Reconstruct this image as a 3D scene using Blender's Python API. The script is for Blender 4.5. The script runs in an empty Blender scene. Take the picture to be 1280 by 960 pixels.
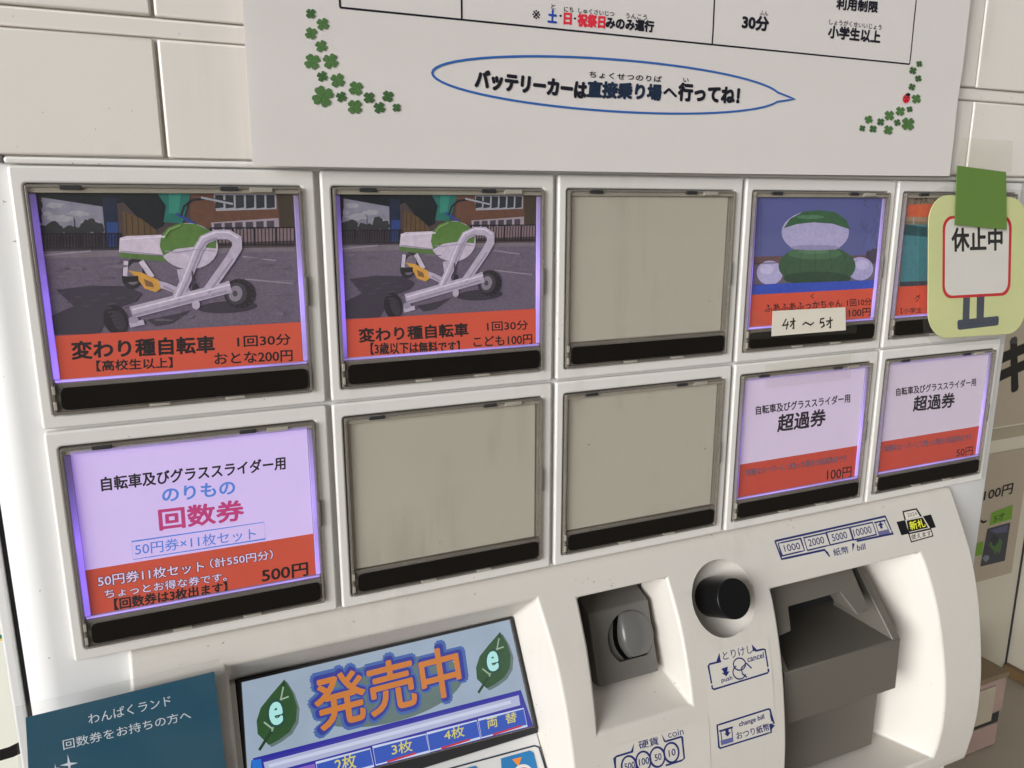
import bpy, bmesh, math, random
from mathutils import Vector, Matrix
from mathutils.geometry import tessellate_polygon
SC = bpy.context.scene
COL = SC.collection
random.seed(7)

# ------------------------------------------------------------------ camera, sky, sun, exposure
S = 0.11            # one button pitch of the machine in metres; panel coordinates are (U right, V down, D towards the viewer)
FLOOR_V = 11.0
Z0 = FLOOR_V * S
F_PX = 980.25
RC = ((0.915252369, 0.000426120, -0.402880776), (-0.0890377636, 0.975486605, -0.201241544), (0.392919048, 0.220058403, 0.892854367))
CAM = (0.39276112, 0.07293876, 3.05915145)          # U, V, D of the camera

def W(U, V, D):
    return Vector((U * S, -D * S, Z0 - V * S))

cd = bpy.data.cameras.new("camera"); cam = bpy.data.objects.new("camera", cd); COL.objects.link(cam)
cd.sensor_width = 36.0; cd.lens = F_PX / 1280 * 36.0; cd.clip_start = 0.01; cd.clip_end = 500
A = Matrix(((1, 0, 0), (0, 0, 1), (0, -1, 0)))
cam.matrix_world = Matrix.Translation(W(*CAM)) @ (A @ Matrix(RC).transposed() @ Matrix(((1, 0, 0), (0, -1, 0), (0, 0, -1)))).to_4x4()
SC.camera = cam

SUN_EL, SUN_AZ = 6, 243     # azimuth: clockwise from +Y (into the machine); 270 = from the left
w = bpy.data.worlds.new("World"); SC.world = w; w.use_nodes = True
nt = w.node_tree; bg = nt.nodes["Background"]
sky = nt.nodes.new("ShaderNodeTexSky"); sky.sky_type = 'NISHITA'; sky.sun_disc = False
sky.sun_elevation = math.radians(SUN_EL); sky.sun_rotation = math.radians(SUN_AZ)
sky.air_density = 1.0; sky.dust_density = 4.0; sky.ozone_density = 0.6
hs = nt.nodes.new("ShaderNodeHueSaturation"); hs.inputs["Saturation"].default_value = 0.15
wm = nt.nodes.new("ShaderNodeMix"); wm.data_type = 'RGBA'; wm.blend_type = 'MULTIPLY'; wm.inputs[0].default_value = 1.0; wm.inputs[7].default_value = (1.0, 0.965, 0.925, 1)   # daylight warmed by the covered place
nt.links.new(sky.outputs[0], hs.inputs["Color"]); nt.links.new(hs.outputs[0], wm.inputs[6]); nt.links.new(wm.outputs[2], bg.inputs[0])
bg.inputs[1].default_value = 0.06
sl = bpy.data.lights.new("sun", 'SUN'); sl.energy = 2.0; sl.angle = math.radians(42); sl.color = (0.91, 0.96, 1.0)
so = bpy.data.objects.new("sun", sl); COL.objects.link(so)
az, el = math.radians(SUN_AZ), math.radians(SUN_EL)
sdir = Vector((math.sin(az) * math.cos(el), math.cos(az) * math.cos(el), math.sin(el)))
so.rotation_euler = sdir.to_track_quat('Z', 'Y').to_euler()
SC.view_settings.view_transform = 'Standard'; SC.view_settings.look = 'None'
SC.view_settings.gamma = 1.0; SC.view_settings.exposure = 1.22
SC.cycles.max_bounces = 8; SC.cycles.transparent_max_bounces = 16; SC.cycles.caustics_reflective = False

# ------------------------------------------------------------------ helpers
def lin(c):
    c /= 255.0
    return c / 12.92 if c <= 0.04045 else ((c + 0.055) / 1.055) ** 2.4

def tag(o, label=None, cat=None, group=None, kind=None):
    for k, v in (("label", label), ("category", cat), ("group", group), ("kind", kind)):
        if v: o[k] = v
    return o

def empty(name, loc, label, cat, group=None):
    o = bpy.data.objects.new(name, None); COL.objects.link(o); o.location = loc
    o.empty_display_size = 0.02
    return tag(o, label, cat, group)

def wpos(o):
    p = Vector((0, 0, 0))
    while o is not None:
        p += o.location; o = o.parent
    return p

class MB:
    """collects geometry given in panel coordinates and links it as ONE mesh object"""
    def __init__(s): s.bm = bmesh.new(); s.mats = []
    def mi(s, m):
        if m not in s.mats: s.mats.append(m)
        return s.mats.index(m)
    def face(s, pts, m):
        try:
            f = s.bm.faces.new([s.bm.verts.new(W(*p)) for p in pts]); f.material_index = s.mi(m); return f
        except ValueError:
            return None
    def box(s, u0, u1, v0, v1, d0, d1, m, bev=0.0, seg=2):
        b = bmesh.new(); bmesh.ops.create_cube(b, size=1)
        c = W((u0 + u1) / 2, (v0 + v1) / 2, (d0 + d1) / 2)
        for v in b.verts:
            v.co = Vector((c.x + v.co.x * abs(u1 - u0) * S, c.y + v.co.y * abs(d1 - d0) * S, c.z + v.co.z * abs(v1 - v0) * S))
        s.add(b, m, bev, seg)
    def add(s, b, m, bev=0.0, seg=2, smooth=True):
        keep = None
        if bev > 0:
            b.normal_update(); keep = {tuple(round(x, 3) for x in f.normal) for f in b.faces}
            bmesh.ops.bevel(b, geom=[e for e in b.edges if e.calc_face_angle(0) > 0.5], offset=bev * S, segments=seg, profile=0.5, affect='EDGES', clamp_overlap=True)
        bmesh.ops.recalc_face_normals(b, faces=b.faces)
        i = s.mi(m); 
        for f in b.faces:
            f.normal_update(); f.smooth = smooth and (keep is None or tuple(round(x, 3) for x in f.normal) not in keep); f.material_index = i
        t = bpy.data.meshes.new("t"); b.to_mesh(t); b.free()
        k = len(s.bm.faces); s.bm.from_mesh(t); bpy.data.meshes.remove(t)
    def prism_u(s, vd, u0, u1, m, bev=0.0, seg=2):
        """closed (V, D) outline extruded along U"""
        b = bmesh.new()
        l = [b.verts.new(W(u0, v, d)) for v, d in vd]; r = [b.verts.new(W(u1, v, d)) for v, d in vd]
        n = len(vd)
        for i in range(n): b.faces.new((l[i], l[(i + 1) % n], r[(i + 1) % n], r[i]))
        b.faces.new(l); b.faces.new(r[::-1])
        bmesh.ops.recalc_face_normals(b, faces=b.faces)
        s.add(b, m, bev, seg)
    def prism_v(s, ud, v0, v1, m, bev=0.0, seg=2):
        b = bmesh.new()
        l = [b.verts.new(W(u, v0, d)) for u, d in ud]; r = [b.verts.new(W(u, v1, d)) for u, d in ud]
        n = len(ud)
        for i in range(n): b.faces.new((l[i], l[(i + 1) % n], r[(i + 1) % n], r[i]))
        b.faces.new(l); b.faces.new(r[::-1])
        bmesh.ops.recalc_face_normals(b, faces=b.faces)
        s.add(b, m, bev, seg)
    def plate(s, uv, surf, d0, d1, m, bev=0.0, seg=2):
        """(U, V) outline given thickness from d0 to d1 above the surface"""
        b = bmesh.new()
        l = [b.verts.new(W(u, v, surf(v) + d0)) for u, v in uv]; r = [b.verts.new(W(u, v, surf(v) + d1)) for u, v in uv]
        n = len(uv)
        for i in range(n): b.faces.new((l[i], l[(i + 1) % n], r[(i + 1) % n], r[i]))
        b.faces.new(l); b.faces.new(r[::-1])
        bmesh.ops.recalc_face_normals(b, faces=b.faces)
        s.add(b, m, bev, seg)
    def ring(s, outer, inner, d0, d1, m, bev=0.0, seg=2):
        """flat frame between two outlines of equal length"""
        b = bmesh.new(); n = len(outer); V = []
        for d in (d0, d1):
            V.append(([b.verts.new(W(u, v, d)) for u, v in outer], [b.verts.new(W(u, v, d)) for u, v in inner]))
        for i in range(n):
            j = (i + 1) % n
            (o0, i0), (o1, i1) = V
            b.faces.new((o1[i], o1[j], i1[j], i1[i])); b.faces.new((o0[j], o0[i], i0[i], i0[j]))
            b.faces.new((o0[i], o0[j], o1[j], o1[i])); b.faces.new((i0[j], i0[i], i1[i], i1[j]))
        bmesh.ops.recalc_face_normals(b, faces=b.faces)
        s.add(b, m, bev, seg)
    def build(s, name, parent=None, sharp=35, mod=None):
        me = bpy.data.meshes.new(name)
        base = wpos(parent) if parent is not None else None
        if base is None:
            if len(s.bm.verts):
                xs = [v.co for v in s.bm.verts]
                base = Vector((sum(c.x for c in xs) / len(xs), sum(c.y for c in xs) / len(xs), min(c.z for c in xs)))
            else: base = Vector()
        for v in s.bm.verts: v.co -= base
        s.bm.to_mesh(me); s.bm.free()
        for m in s.mats: me.materials.append(m)
        o = bpy.data.objects.new(name, me); COL.objects.link(o)
        if parent is not None: o.parent = parent
        else: o.location = base
        fl = [f.use_smooth for f in me.polygons]
        me.set_sharp_from_angle(angle=math.radians(sharp))
        me.polygons.foreach_set('use_smooth', fl)
        return o

def rrect(u0, v0, u1, v1, r, n=5):
    P = []
    for cx, cy, a0 in ((u1 - r, v0 + r, -90), (u1 - r, v1 - r, 0), (u0 + r, v1 - r, 90), (u0 + r, v0 + r, 180)):
        for k in range(n + 1):
            a = math.radians(a0 + 90 * k / n); P.append((cx + r * math.cos(a), cy + r * math.sin(a)))
    return P

# surfaces are D as a function of V
def flat(D): return lambda v: D
def plane(v0, d0, b): return lambda v: d0 + (v - v0) * b

_PV = [1.70, 1.76, 1.92, 2.091, 2.362, 2.6, 2.847, 3.116, 3.393, 3.5]
_PD = [-0.04, 0.0, 0.088, 0.175, 0.264, 0.313, 0.347, 0.354, 0.318, 0.29]
def console_d(v):
    if v <= _PV[1]: return _PD[1] + (v - _PV[1]) * 0.5
    i = 1
    while i < len(_PV) - 3 and v > _PV[i + 1]: i += 1
    x0, x1 = _PV[i], _PV[i + 1]; y0, y1 = _PD[i], _PD[i + 1]
    m0 = (_PD[i + 1] - _PD[i - 1]) / (_PV[i + 1] - _PV[i - 1]); m1 = (_PD[i + 2] - _PD[i]) / (_PV[i + 2] - _PV[i])
    if i == 1: m0 = 0.55
    h = x1 - x0; t = (v - x0) / h
    return ((2 * t ** 3 - 3 * t * t + 1) * y0 + (t ** 3 - 2 * t * t + t) * h * m0 + (-2 * t ** 3 + 3 * t * t) * y1 + (t ** 3 - t * t) * h * m1)

def seen(px, py, surf):
    """the (U, V) of the surface point that photograph pixel (px, py) shows"""
    q = ((px - 640) / F_PX, (py - 480) / F_PX, 1.0)
    d = [sum(RC[k][i] * q[k] for k in range(3)) for i in range(3)]
    g = lambda s: (CAM[2] - s * d[2]) - surf(CAM[1] + s * d[1])
    lo, hi = 0.5, 0.5
    while g(hi) > 0 and hi < 60:
        lo = hi; hi += 0.1
    for _ in range(40):
        mid = (lo + hi) / 2
        if g(mid) > 0: lo = mid
        else: hi = mid
    return (CAM[0] + lo * d[0], CAM[1] + lo * d[1])

def crop(ox, oy, k): return lambda x, y: (ox + x / k, oy + y / k)
PX = crop(0, 0, 1)

_tc = {}
def glyphs(body, bold, spacing=1.0):
    key = (body, bold, spacing)
    if key in _tc: return _tc[key]
    c = bpy.data.curves.new("t", 'FONT'); c.body = body; c.size = 1.0;  c.resolution_u = 4; c.space_character = spacing
    o = bpy.data.objects.new("t", c); COL.objects.link(o)
    dg = bpy.context.evaluated_depsgraph_get()
    me = bpy.data.meshes.new_from_object(o.evaluated_get(dg))
    vs = [(v.co.x, v.co.y) for v in me.vertices]; fs = [tuple(p.vertices) for p in me.polygons]
    bpy.data.objects.remove(o); bpy.data.curves.remove(c); bpy.data.meshes.remove(me)
    _tc[key] = (vs, fs)
    return vs, fs

LAYER = 0.00005
class Print(MB):
    """flat printing laid on a surface; points are pixels of a crop of the photograph, turned into (U, V)"""
    def __init__(s, surf, cr=PX, d0=0.0015):
        super().__init__(); s.surf = surf; s.cr = cr; s.n = 0; s.d0 = d0; s.curved = surf is console_d
    def uv(s, p): return seen(*s.cr(*p), s.surf)
    def _put(s, tris, m, up):
        i = s.mi(m)
        for t in tris:
            vs = [s.bm.verts.new(W(u, v, s.surf(v) + s.d0 + LAYER * s.n + up)) for u, v in t]
            f = s.bm.faces.new(vs); f.material_index = i
            f.normal_update()
            if f.normal.y > 0: f.normal_flip()
    def polyuv(s, uv, m, up=0.0, step=True):
        if step: s.n += 1
        T = tessellate_polygon([[Vector((u, v, 0)) for u, v in uv]])
        s._put([[uv[i] for i in t] for t in T], m, up)
    def poly(s, pts, m, step=True): s.polyuv([s.uv(p) for p in pts], m, 0.0, step)
    def strokeuv(s, P, wd, m, closed=False, step=True):
        if step: s.n += 1
        if s.curved:                 # follow the curved surface
            Q = []
            for i in range(len(P) if closed else len(P) - 1):
                a, b = P[i], P[(i + 1) % len(P)]; k = max(1, int(math.hypot(b[0] - a[0], b[1] - a[1]) / 0.03))
                Q += [(a[0] + (b[0] - a[0]) * z / k, a[1] + (b[1] - a[1]) * z / k) for z in range(k)]
            P = Q if closed else Q + [P[-1]]
        n = len(P); L = []; R = []
        for i in range(n):
            a = P[(i - 1) % n] if closed or i > 0 else P[i]; b = P[(i + 1) % n] if closed or i < n - 1 else P[i]
            dx, dy = b[0] - a[0], b[1] - a[1]; l = math.hypot(dx, dy) or 1e-9
            nx, ny = -dy / l, dx / l; k = 1.0
            if (closed or 0 < i < n - 1):
                ex, ey = P[i][0] - a[0], P[i][1] - a[1]; el = math.hypot(ex, ey) or 1e-9
                k = 1 / max(0.5, abs((-ey / el) * nx + (ex / el) * ny))
            L.append((P[i][0] + nx * wd / 2 * k, P[i][1] + ny * wd / 2 * k)); R.append((P[i][0] - nx * wd / 2 * k, P[i][1] - ny * wd / 2 * k))
        tr = []
        for i in range(n if closed else n - 1):
            j = (i + 1) % n
            tr += [[L[i], R[i], R[j]], [L[i], R[j], L[j]]]
        s._put(tr, m, 0.0)
    def stroke(s, pts, wd, m, closed=False, step=True): s.strokeuv([s.uv(p) for p in pts], wd, m, closed, step)
    def ell(s, c, rx, ry, m, rot=0, n=28, step=True):
        a = math.radians(rot); P = []
        for k in range(n):
            t = 2 * math.pi * k / n; x, y = rx * math.cos(t), ry * math.sin(t)
            P.append((c[0] + x * math.cos(a) - y * math.sin(a), c[1] + x * math.sin(a) + y * math.cos(a)))
        s.poly(P, m, step)
    def blob(s, c, rx, ry, m, rough=0.2, n=18):
        P = []
        for k in range(n):
            t = 2 * math.pi * k / n; q = 1 + random.uniform(-rough, rough)
            P.append((c[0] + rx * q * math.cos(t), c[1] + ry * q * math.sin(t)))
        s.poly(P, m)
    def text(s, body, tl, tr, bl, m, bold=0.0, spacing=1.0, step=True):
        """ink box of the text stretched over the parallelogram tl, tr, bl"""
        if step: s.n += 1
        vs, fs = glyphs(body, 0, spacing)
        if not vs: return
        x0 = min(v[0] for v in vs); x1 = max(v[0] for v in vs); y0 = min(v[1] for v in vs); y1 = max(v[1] for v in vs)
        a, b, c = s.uv(tl), s.uv(tr), s.uv(bl)
        Q = []
        for x, y in vs:
            k = (x - x0) / (x1 - x0); l = (y1 - y) / (y1 - y0)
            Q.append((a[0] + (b[0] - a[0]) * k + (c[0] - a[0]) * l, a[1] + (b[1] - a[1]) * k + (c[1] - a[1]) * l))
        i = s.mi(m)
        em = math.hypot(c[0] - a[0], c[1] - a[1]) / (y1 - y0) if len(body) > 1 else 0.5 * (math.hypot(c[0] - a[0], c[1] - a[1]) + math.hypot(b[0] - a[0], b[1] - a[1])) / max(y1 - y0, x1 - x0)
        K = [(0, 0)]
        if bold > 0.004:                       # heavier letter: the same outline struck again a hair to each side
            nk = 10 if bold > 0.03 else 8
            K += [(bold * em * math.cos(2 * math.pi * k / nk), bold * em * math.sin(2 * math.pi * k / nk)) for k in range(nk)]
        for z, (ox, oy) in enumerate(K):
            V = [s.bm.verts.new(W(u + ox, v + oy, s.surf(v + oy) + s.d0 + LAYER * s.n + 0.000003 * z)) for u, v in Q]
            for f in fs:
                try:
                    q = s.bm.faces.new([V[k] for k in f]); q.material_index = i; q.normal_update()
                    if q.normal.y > 0: q.normal_flip()
                except ValueError: pass
    def sheet(s, uv0, uv1, m, step=True, nu=1, nv=1):
        """rectangle in (U, V), cut into strips so that it follows a curved surface"""
        if step: s.n += 1
        tr = []
        for i in range(nv):
            a = uv0[1] + (uv1[1] - uv0[1]) * i / nv; b = uv0[1] + (uv1[1] - uv0[1]) * (i + 1) / nv
            tr += [[(uv0[0], a), (uv1[0], a), (uv1[0], b)], [(uv0[0], a), (uv1[0], b), (uv0[0], b)]]
        s._put(tr, m, 0.0)

# ------------------------------------------------------------------ materials
def nodes(name):
    m = bpy.data.materials.new(name); m.use_nodes = True
    t = m.node_tree; return m, t, t.nodes["Principled BSDF"]

def objco(t, scale):
    tc = t.nodes.new("ShaderNodeNewGeometry"); n = t.nodes.new("ShaderNodeTexNoise")
    t.links.new(tc.outputs["Position"], n.inputs["Vector"]); n.inputs["Scale"].default_value = scale; n.inputs["Detail"].default_value = 5
    return n

def plastic(name, rgb, rough=0.4, spread=0.06, scale=9, bump=0.0, specks=0.0, coat=0.0, spec=0.5, metallic=0.0):
    """solid with faint mottling, grime specks and micro bump"""
    m, t, b = nodes(name)
    n = objco(t, scale)
    mx = t.nodes.new("ShaderNodeMix"); mx.data_type = 'RGBA'
    mx.inputs[6].default_value = (*[c * (1 - spread) for c in rgb], 1); mx.inputs[7].default_value = (*[min(1, c * (1 + spread)) for c in rgb], 1)
    t.links.new(n.outputs[0], mx.inputs[0]); out = mx.outputs[2]
    if specks > 0:
        v = objco(t, 420); v.inputs["Detail"].default_value = 2
        r = t.nodes.new("ShaderNodeValToRGB"); r.color_ramp.elements[0].position = 0.745 - specks * 0.1; r.color_ramp.elements[1].position = 0.775 - specks * 0.1
        g = objco(t, 22); r2 = t.nodes.new("ShaderNodeValToRGB"); r2.color_ramp.elements[0].position = 0.5; r2.color_ramp.elements[1].position = 0.62
        mu = t.nodes.new("ShaderNodeMath"); mu.operation = 'MULTIPLY'
        t.links.new(v.outputs[0], r.inputs[0]); t.links.new(g.outputs[0], r2.inputs[0])
        t.links.new(r.outputs[0], mu.inputs[0]); t.links.new(r2.outputs[0], mu.inputs[1])
        m2 = t.nodes.new("ShaderNodeMix"); m2.data_type = 'RGBA'; m2.inputs[7].default_value = (rgb[0] * .35, rgb[1] * .33, rgb[2] * .3, 1)
        t.links.new(mu.outputs[0], m2.inputs[0]); t.links.new(out, m2.inputs[6]); out = m2.outputs[2]
    t.links.new(out, b.inputs["Base Color"])
    rn = objco(t, 40); mr = t.nodes.new("ShaderNodeMapRange"); mr.inputs[3].default_value = rough * 0.85; mr.inputs[4].default_value = min(1, rough * 1.2)
    t.links.new(rn.outputs[0], mr.inputs[0]); t.links.new(mr.outputs[0], b.inputs["Roughness"])
    b.inputs["Specular IOR Level"].default_value = spec; b.inputs["Coat Weight"].default_value = coat; b.inputs["Coat Roughness"].default_value = 0.12
    b.inputs["Metallic"].default_value = metallic
    if bump > 0:
        bn = objco(t, 900); bp = t.nodes.new("ShaderNodeBump"); bp.inputs["Strength"].default_value = bump; bp.inputs["Distance"].default_value = 0.0004
        t.links.new(bn.outputs[0], bp.inputs["Height"]); t.links.new(bp.outputs[0], b.inputs["Normal"])
    return m

_ink = {}
def ink(r, g, bl, glow=0.0, rough=0.55, spread=0.04, scale=60, k=1.3):
    """printing ink or paper; glow is what the lamps behind a lit card let through"""
    key = (r, g, bl, glow, rough, spread, scale, k)
    if key in _ink: return _ink[key]
    c = [min(0.86, lin(x) * k) for x in (r, g, bl)]
    m, t, b = nodes("ink")
    n = objco(t, scale); mx = t.nodes.new("ShaderNodeMix"); mx.data_type = 'RGBA'
    mx.inputs[6].default_value = (*[x * (1 - spread) for x in c], 1); mx.inputs[7].default_value = (*[min(1, x * (1 + spread)) for x in c], 1)
    t.links.new(n.outputs[0], mx.inputs[0]); t.links.new(mx.outputs[2], b.inputs["Base Color"])
    b.inputs["Roughness"].default_value = rough; b.inputs["Specular IOR Level"].default_value = 0.25
    if glow > 0:
        e = t.nodes.new("ShaderNodeMix"); e.data_type = 'RGBA'; e.blend_type = 'MULTIPLY'; e.inputs[0].default_value = 1.0
        e.inputs[7].default_value = (0.43, 0.24, 1.0, 1); t.links.new(mx.outputs[2], e.inputs[6])
        t.links.new(e.outputs[2], b.inputs["Emission Color"]); b.inputs["Emission Strength"].default_value = glow
    _ink[key] = m
    return m

def lamp(name, rgb, strength):
    m, t, b = nodes(name)
    b.inputs["Base Color"].default_value = (0.25, 0.23, 0.3, 1)
    gt = t.nodes.new("ShaderNodeTexCoord"); sp = t.nodes.new("ShaderNodeSeparateXYZ"); t.links.new(gt.outputs["Generated"], sp.inputs[0])
    gr = t.nodes.new("ShaderNodeMapRange"); gr.inputs[1].default_value = 1.0; gr.inputs[2].default_value = 0.45; gr.inputs[3].default_value = 0.12; gr.inputs[4].default_value = 1.0   # the lamps sit low in the strip
    t.links.new(sp.outputs["Z"], gr.inputs[0]); mm = t.nodes.new("ShaderNodeMath"); mm.operation = 'MULTIPLY'; t.links.new(gr.outputs[0], mm.inputs[1])
    n = objco(t, 26); mr = t.nodes.new("ShaderNodeMapRange"); mr.inputs[1].default_value = 0.3; mr.inputs[2].default_value = 0.7
    mr.inputs[3].default_value = strength * 0.45; mr.inputs[4].default_value = strength * 1.5
    b.inputs["Emission Color"].default_value = (*rgb, 1); t.links.new(n.outputs[0], mr.inputs[0]); t.links.new(mr.outputs[0], mm.inputs[0]); t.links.new(mm.outputs[0], b.inputs["Emission Strength"])
    b.inputs["Roughness"].default_value = 0.3
    return m

def clear(name, tint=(1, 1, 1), gloss=0.06, rough=0.05, haze=0.0, hazecol=(0.8, 0.8, 0.75)):
    """thin clear plastic: see-through, a little haze, a glossy skin"""
    m = bpy.data.materials.new(name); m.use_nodes = True; t = m.node_tree
    for n in list(t.nodes): t.nodes.remove(n)
    o = t.nodes.new("ShaderNodeOutputMaterial"); tr = t.nodes.new("ShaderNodeBsdfTransparent"); tr.inputs[0].default_value = (*tint, 1)
    gl = t.nodes.new("ShaderNodeBsdfGlossy"); gl.inputs["Roughness"].default_value = rough; gl.inputs[0].default_value = (1, 1, 1, 1)
    fc = t.nodes.new("ShaderNodeLayerWeight"); fc.inputs[0].default_value = 0.5
    pw = t.nodes.new("ShaderNodeMath"); pw.operation = 'POWER'; pw.inputs[1].default_value = 5.0
    lw = t.nodes.new("ShaderNodeMath"); lw.operation = 'MULTIPLY_ADD'; lw.inputs[1].default_value = 0.6; lw.inputs[2].default_value = gloss * 0.5
    t.links.new(fc.outputs["Facing"], pw.inputs[0]); t.links.new(pw.outputs[0], lw.inputs[0])
    df = t.nodes.new("ShaderNodeBsdfDiffuse"); df.inputs[0].default_value = (*hazecol, 1)
    m1 = t.nodes.new("ShaderNodeMixShader"); m1.inputs[0].default_value = haze
    if haze > 0:
        n = objco(t, 35); mr = t.nodes.new("ShaderNodeMapRange"); mr.inputs[1].default_value = 0.3; mr.inputs[2].default_value = 0.7
        mr.inputs[3].default_value = haze * 0.5; mr.inputs[4].default_value = haze * 1.5
        t.links.new(n.outputs[0], mr.inputs[0]); t.links.new(mr.outputs[0], m1.inputs[0])
    m2 = t.nodes.new("ShaderNodeMixShader")
    t.links.new(tr.outputs[0], m1.inputs[1]); t.links.new(df.outputs[0], m1.inputs[2])
    t.links.new(m1.outputs[0], m2.inputs[1]); t.links.new(gl.outputs[0], m2.inputs[2]); t.links.new(lw.outputs[0], m2.inputs[0])
    t.links.new(m2.outputs[0], o.inputs[0])
    return m

WHITE = plastic("white_enamel", (0.73, 0.705, 0.665), 0.42, 0.03, 14, 0.05, 0.35)
BODY = plastic("white_body", (0.74, 0.73, 0.72), 0.38, 0.02, 8, 0.04, 0.2)
TILE = plastic("tile_enamel", (0.75, 0.70, 0.645), 0.40, 0.03, 10, 0.05, 0.55)
CONS = plastic("console_plastic", (0.645, 0.605, 0.55), 0.46, 0.025, 12, 0.12, 0.3)
FRAME = plastic("smoky_frame", (0.24, 0.215, 0.185), 0.22, 0.25, 45, 0.0, 0.0, 0.4)
def seethrough(m, amount):
    t = m.node_tree; b = t.nodes["Principled BSDF"]; o = [n for n in t.nodes if n.type == 'OUTPUT_MATERIAL'][0]
    tr = t.nodes.new("ShaderNodeBsdfTransparent"); tr.inputs[0].default_value = (0.9, 0.88, 0.85, 1); x = t.nodes.new("ShaderNodeMixShader"); x.inputs[0].default_value = amount
    t.links.new(b.outputs[0], x.inputs[1]); t.links.new(tr.outputs[0], x.inputs[2]); t.links.new(x.outputs[0], o.inputs[0])
seethrough(FRAME, 0.4)
FRAMEL = plastic("smoky_frame_pale", (0.36, 0.33, 0.28), 0.2, 0.2, 45, 0.0, 0.0, 0.4)
BLACK = plastic("black_strip", (0.008, 0.0065, 0.0055), 0.32, 0.3, 30, spec=0.22)
BLACKG = plastic("black_knob", (0.006, 0.006, 0.0065), 0.3, 0.2, 30, spec=0.25)
SHADOWGAP = plastic("dark_inside", (0.02, 0.02, 0.022), 0.7)
BLANK = plastic("blank_backing", (0.535, 0.505, 0.44), 0.5, 0.05, 12, 0.0, 0.25)
def smudge(m, amount):
    """dull vertical smears as old sticky tape leaves them"""
    t = m.node_tree; b = t.nodes["Principled BSDF"]; src = b.inputs["Base Color"].links[0].from_socket
    g = t.nodes.new("ShaderNodeNewGeometry"); mp = t.nodes.new("ShaderNodeMapping"); mp.inputs["Scale"].default_value = (90, 90, 9)
    n = t.nodes.new("ShaderNodeTexNoise"); n.inputs["Scale"].default_value = 1.0; n.inputs["Detail"].default_value = 6
    n2 = t.nodes.new("ShaderNodeTexNoise"); n2.inputs["Scale"].default_value = 14; n2.inputs["Detail"].default_value = 3
    r = t.nodes.new("ShaderNodeMapRange"); r.inputs[1].default_value = 0.48; r.inputs[2].default_value = 0.75; r2 = t.nodes.new("ShaderNodeMapRange"); r2.inputs[1].default_value = 0.5; r2.inputs[2].default_value = 0.65
    mu = t.nodes.new("ShaderNodeMath"); mu.operation = 'MULTIPLY'; m3 = t.nodes.new("ShaderNodeMath"); m3.operation = 'MULTIPLY'; m3.inputs[1].default_value = amount
    x = t.nodes.new("ShaderNodeMix"); x.data_type = 'RGBA'; x.blend_type = 'MULTIPLY'; x.inputs[7].default_value = (0.62, 0.60, 0.56, 1)
    L = t.links.new
    L(g.outputs["Position"], mp.inputs[0]); L(mp.outputs[0], n.inputs["Vector"]); L(g.outputs["Position"], n2.inputs["Vector"])
    L(n.outputs[0], r.inputs[0]); L(n2.outputs[0], r2.inputs[0]); L(r.outputs[0], mu.inputs[0]); L(r2.outputs[0], mu.inputs[1]); L(mu.outputs[0], m3.inputs[0]); L(m3.outputs[0], x.inputs[0])
    L(src, x.inputs[6]); L(x.outputs[2], b.inputs["Base Color"])
smudge(BLANK, 0.8); smudge(TILE, 0.35); smudge(WHITE, 0.3); smudge(CONS, 0.25)
GREY = plastic("grey_plastic", (0.14, 0.131, 0.121), 0.38, 0.05, 20, 0.1)
GREYL = plastic("grey_plastic_light", (0.14, 0.136, 0.13), 0.25, 0.05, 20, 0.05)
TAUPE = plastic("taupe_plastic", (0.135, 0.121, 0.101), 0.42, 0.04, 20, 0.12)
LED = lamp("violet_lamp", (0.30, 0.16, 1.0), 0.46)
LED2 = lamp("violet_lamp_pale", (0.42, 0.27, 1.0), 0.44)
COVER = clear("clear_cover", (0.98, 0.975, 0.96), gloss=0.045, rough=0.05, haze=0.008)
FILM = clear("laminate_film", (0.97, 0.97, 0.97), rough=0.08, gloss=0.03, haze=0.012)
TAPE = clear("clear_tape", (0.988, 0.984, 0.972), rough=0.2, gloss=0.012, haze=0.012, hazecol=(0.75, 0.70, 0.58))

# ------------------------------------------------------------------ the place: floor and walls behind the machine
FLOORM = plastic("worn_floor", (0.34, 0.30, 0.25), 0.6, 0.12, 3, 0.0, 0.3)
WALLM = plastic("painted_wall", (0.50, 0.46, 0.38), 0.6, 0.06, 3, 0.0, 0.2)
BASEM = plastic("brown_wood", (0.16, 0.10, 0.045), 0.5, 0.2, 20)
BACK_D = -7.65; CORNER_U = 18.1
m = MB(); m.box(-260, 260, FLOOR_V, FLOOR_V + 1, -260, 260, FLOORM); tag(m.build("floor"), kind="structure")
m = MB(); m.box(-40, CORNER_U, -16, FLOOR_V, BACK_D - 1.2, BACK_D, WALLM, 0.02); bw = tag(m.build("back_wall"), "cream painted wall standing behind the ticket machine", "wall")
m = MB(); m.box(CORNER_U, CORNER_U + 1.2, -16, FLOOR_V, BACK_D - 1.2, -1.5, WALLM, 0.02); sw = tag(m.build("side_wall"), "cream wall running forward from the corner at the right edge", "wall")
m = MB(); m.box(CORNER_U - 0.18, CORNER_U - 0.004, FLOOR_V - 0.26, FLOOR_V, BACK_D + 0.05, -1.5, BASEM, 0.02); m.build("skirting_board", sw)
m = MB(); m.box(CORNER_U - 2.6, CORNER_U - 0.5, FLOOR_V - 0.16, FLOOR_V, BACK_D + 0.004, BACK_D + 0.12, BASEM, 0.02); m.build("skirting_board", bw)
m = MB(); m.box(CORNER_U - 0.06, CORNER_U - 0.025, -16, FLOOR_V, BACK_D + 0.002, BACK_D + 0.03, SHADOWGAP); m.build("joint_strip", bw)
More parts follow.
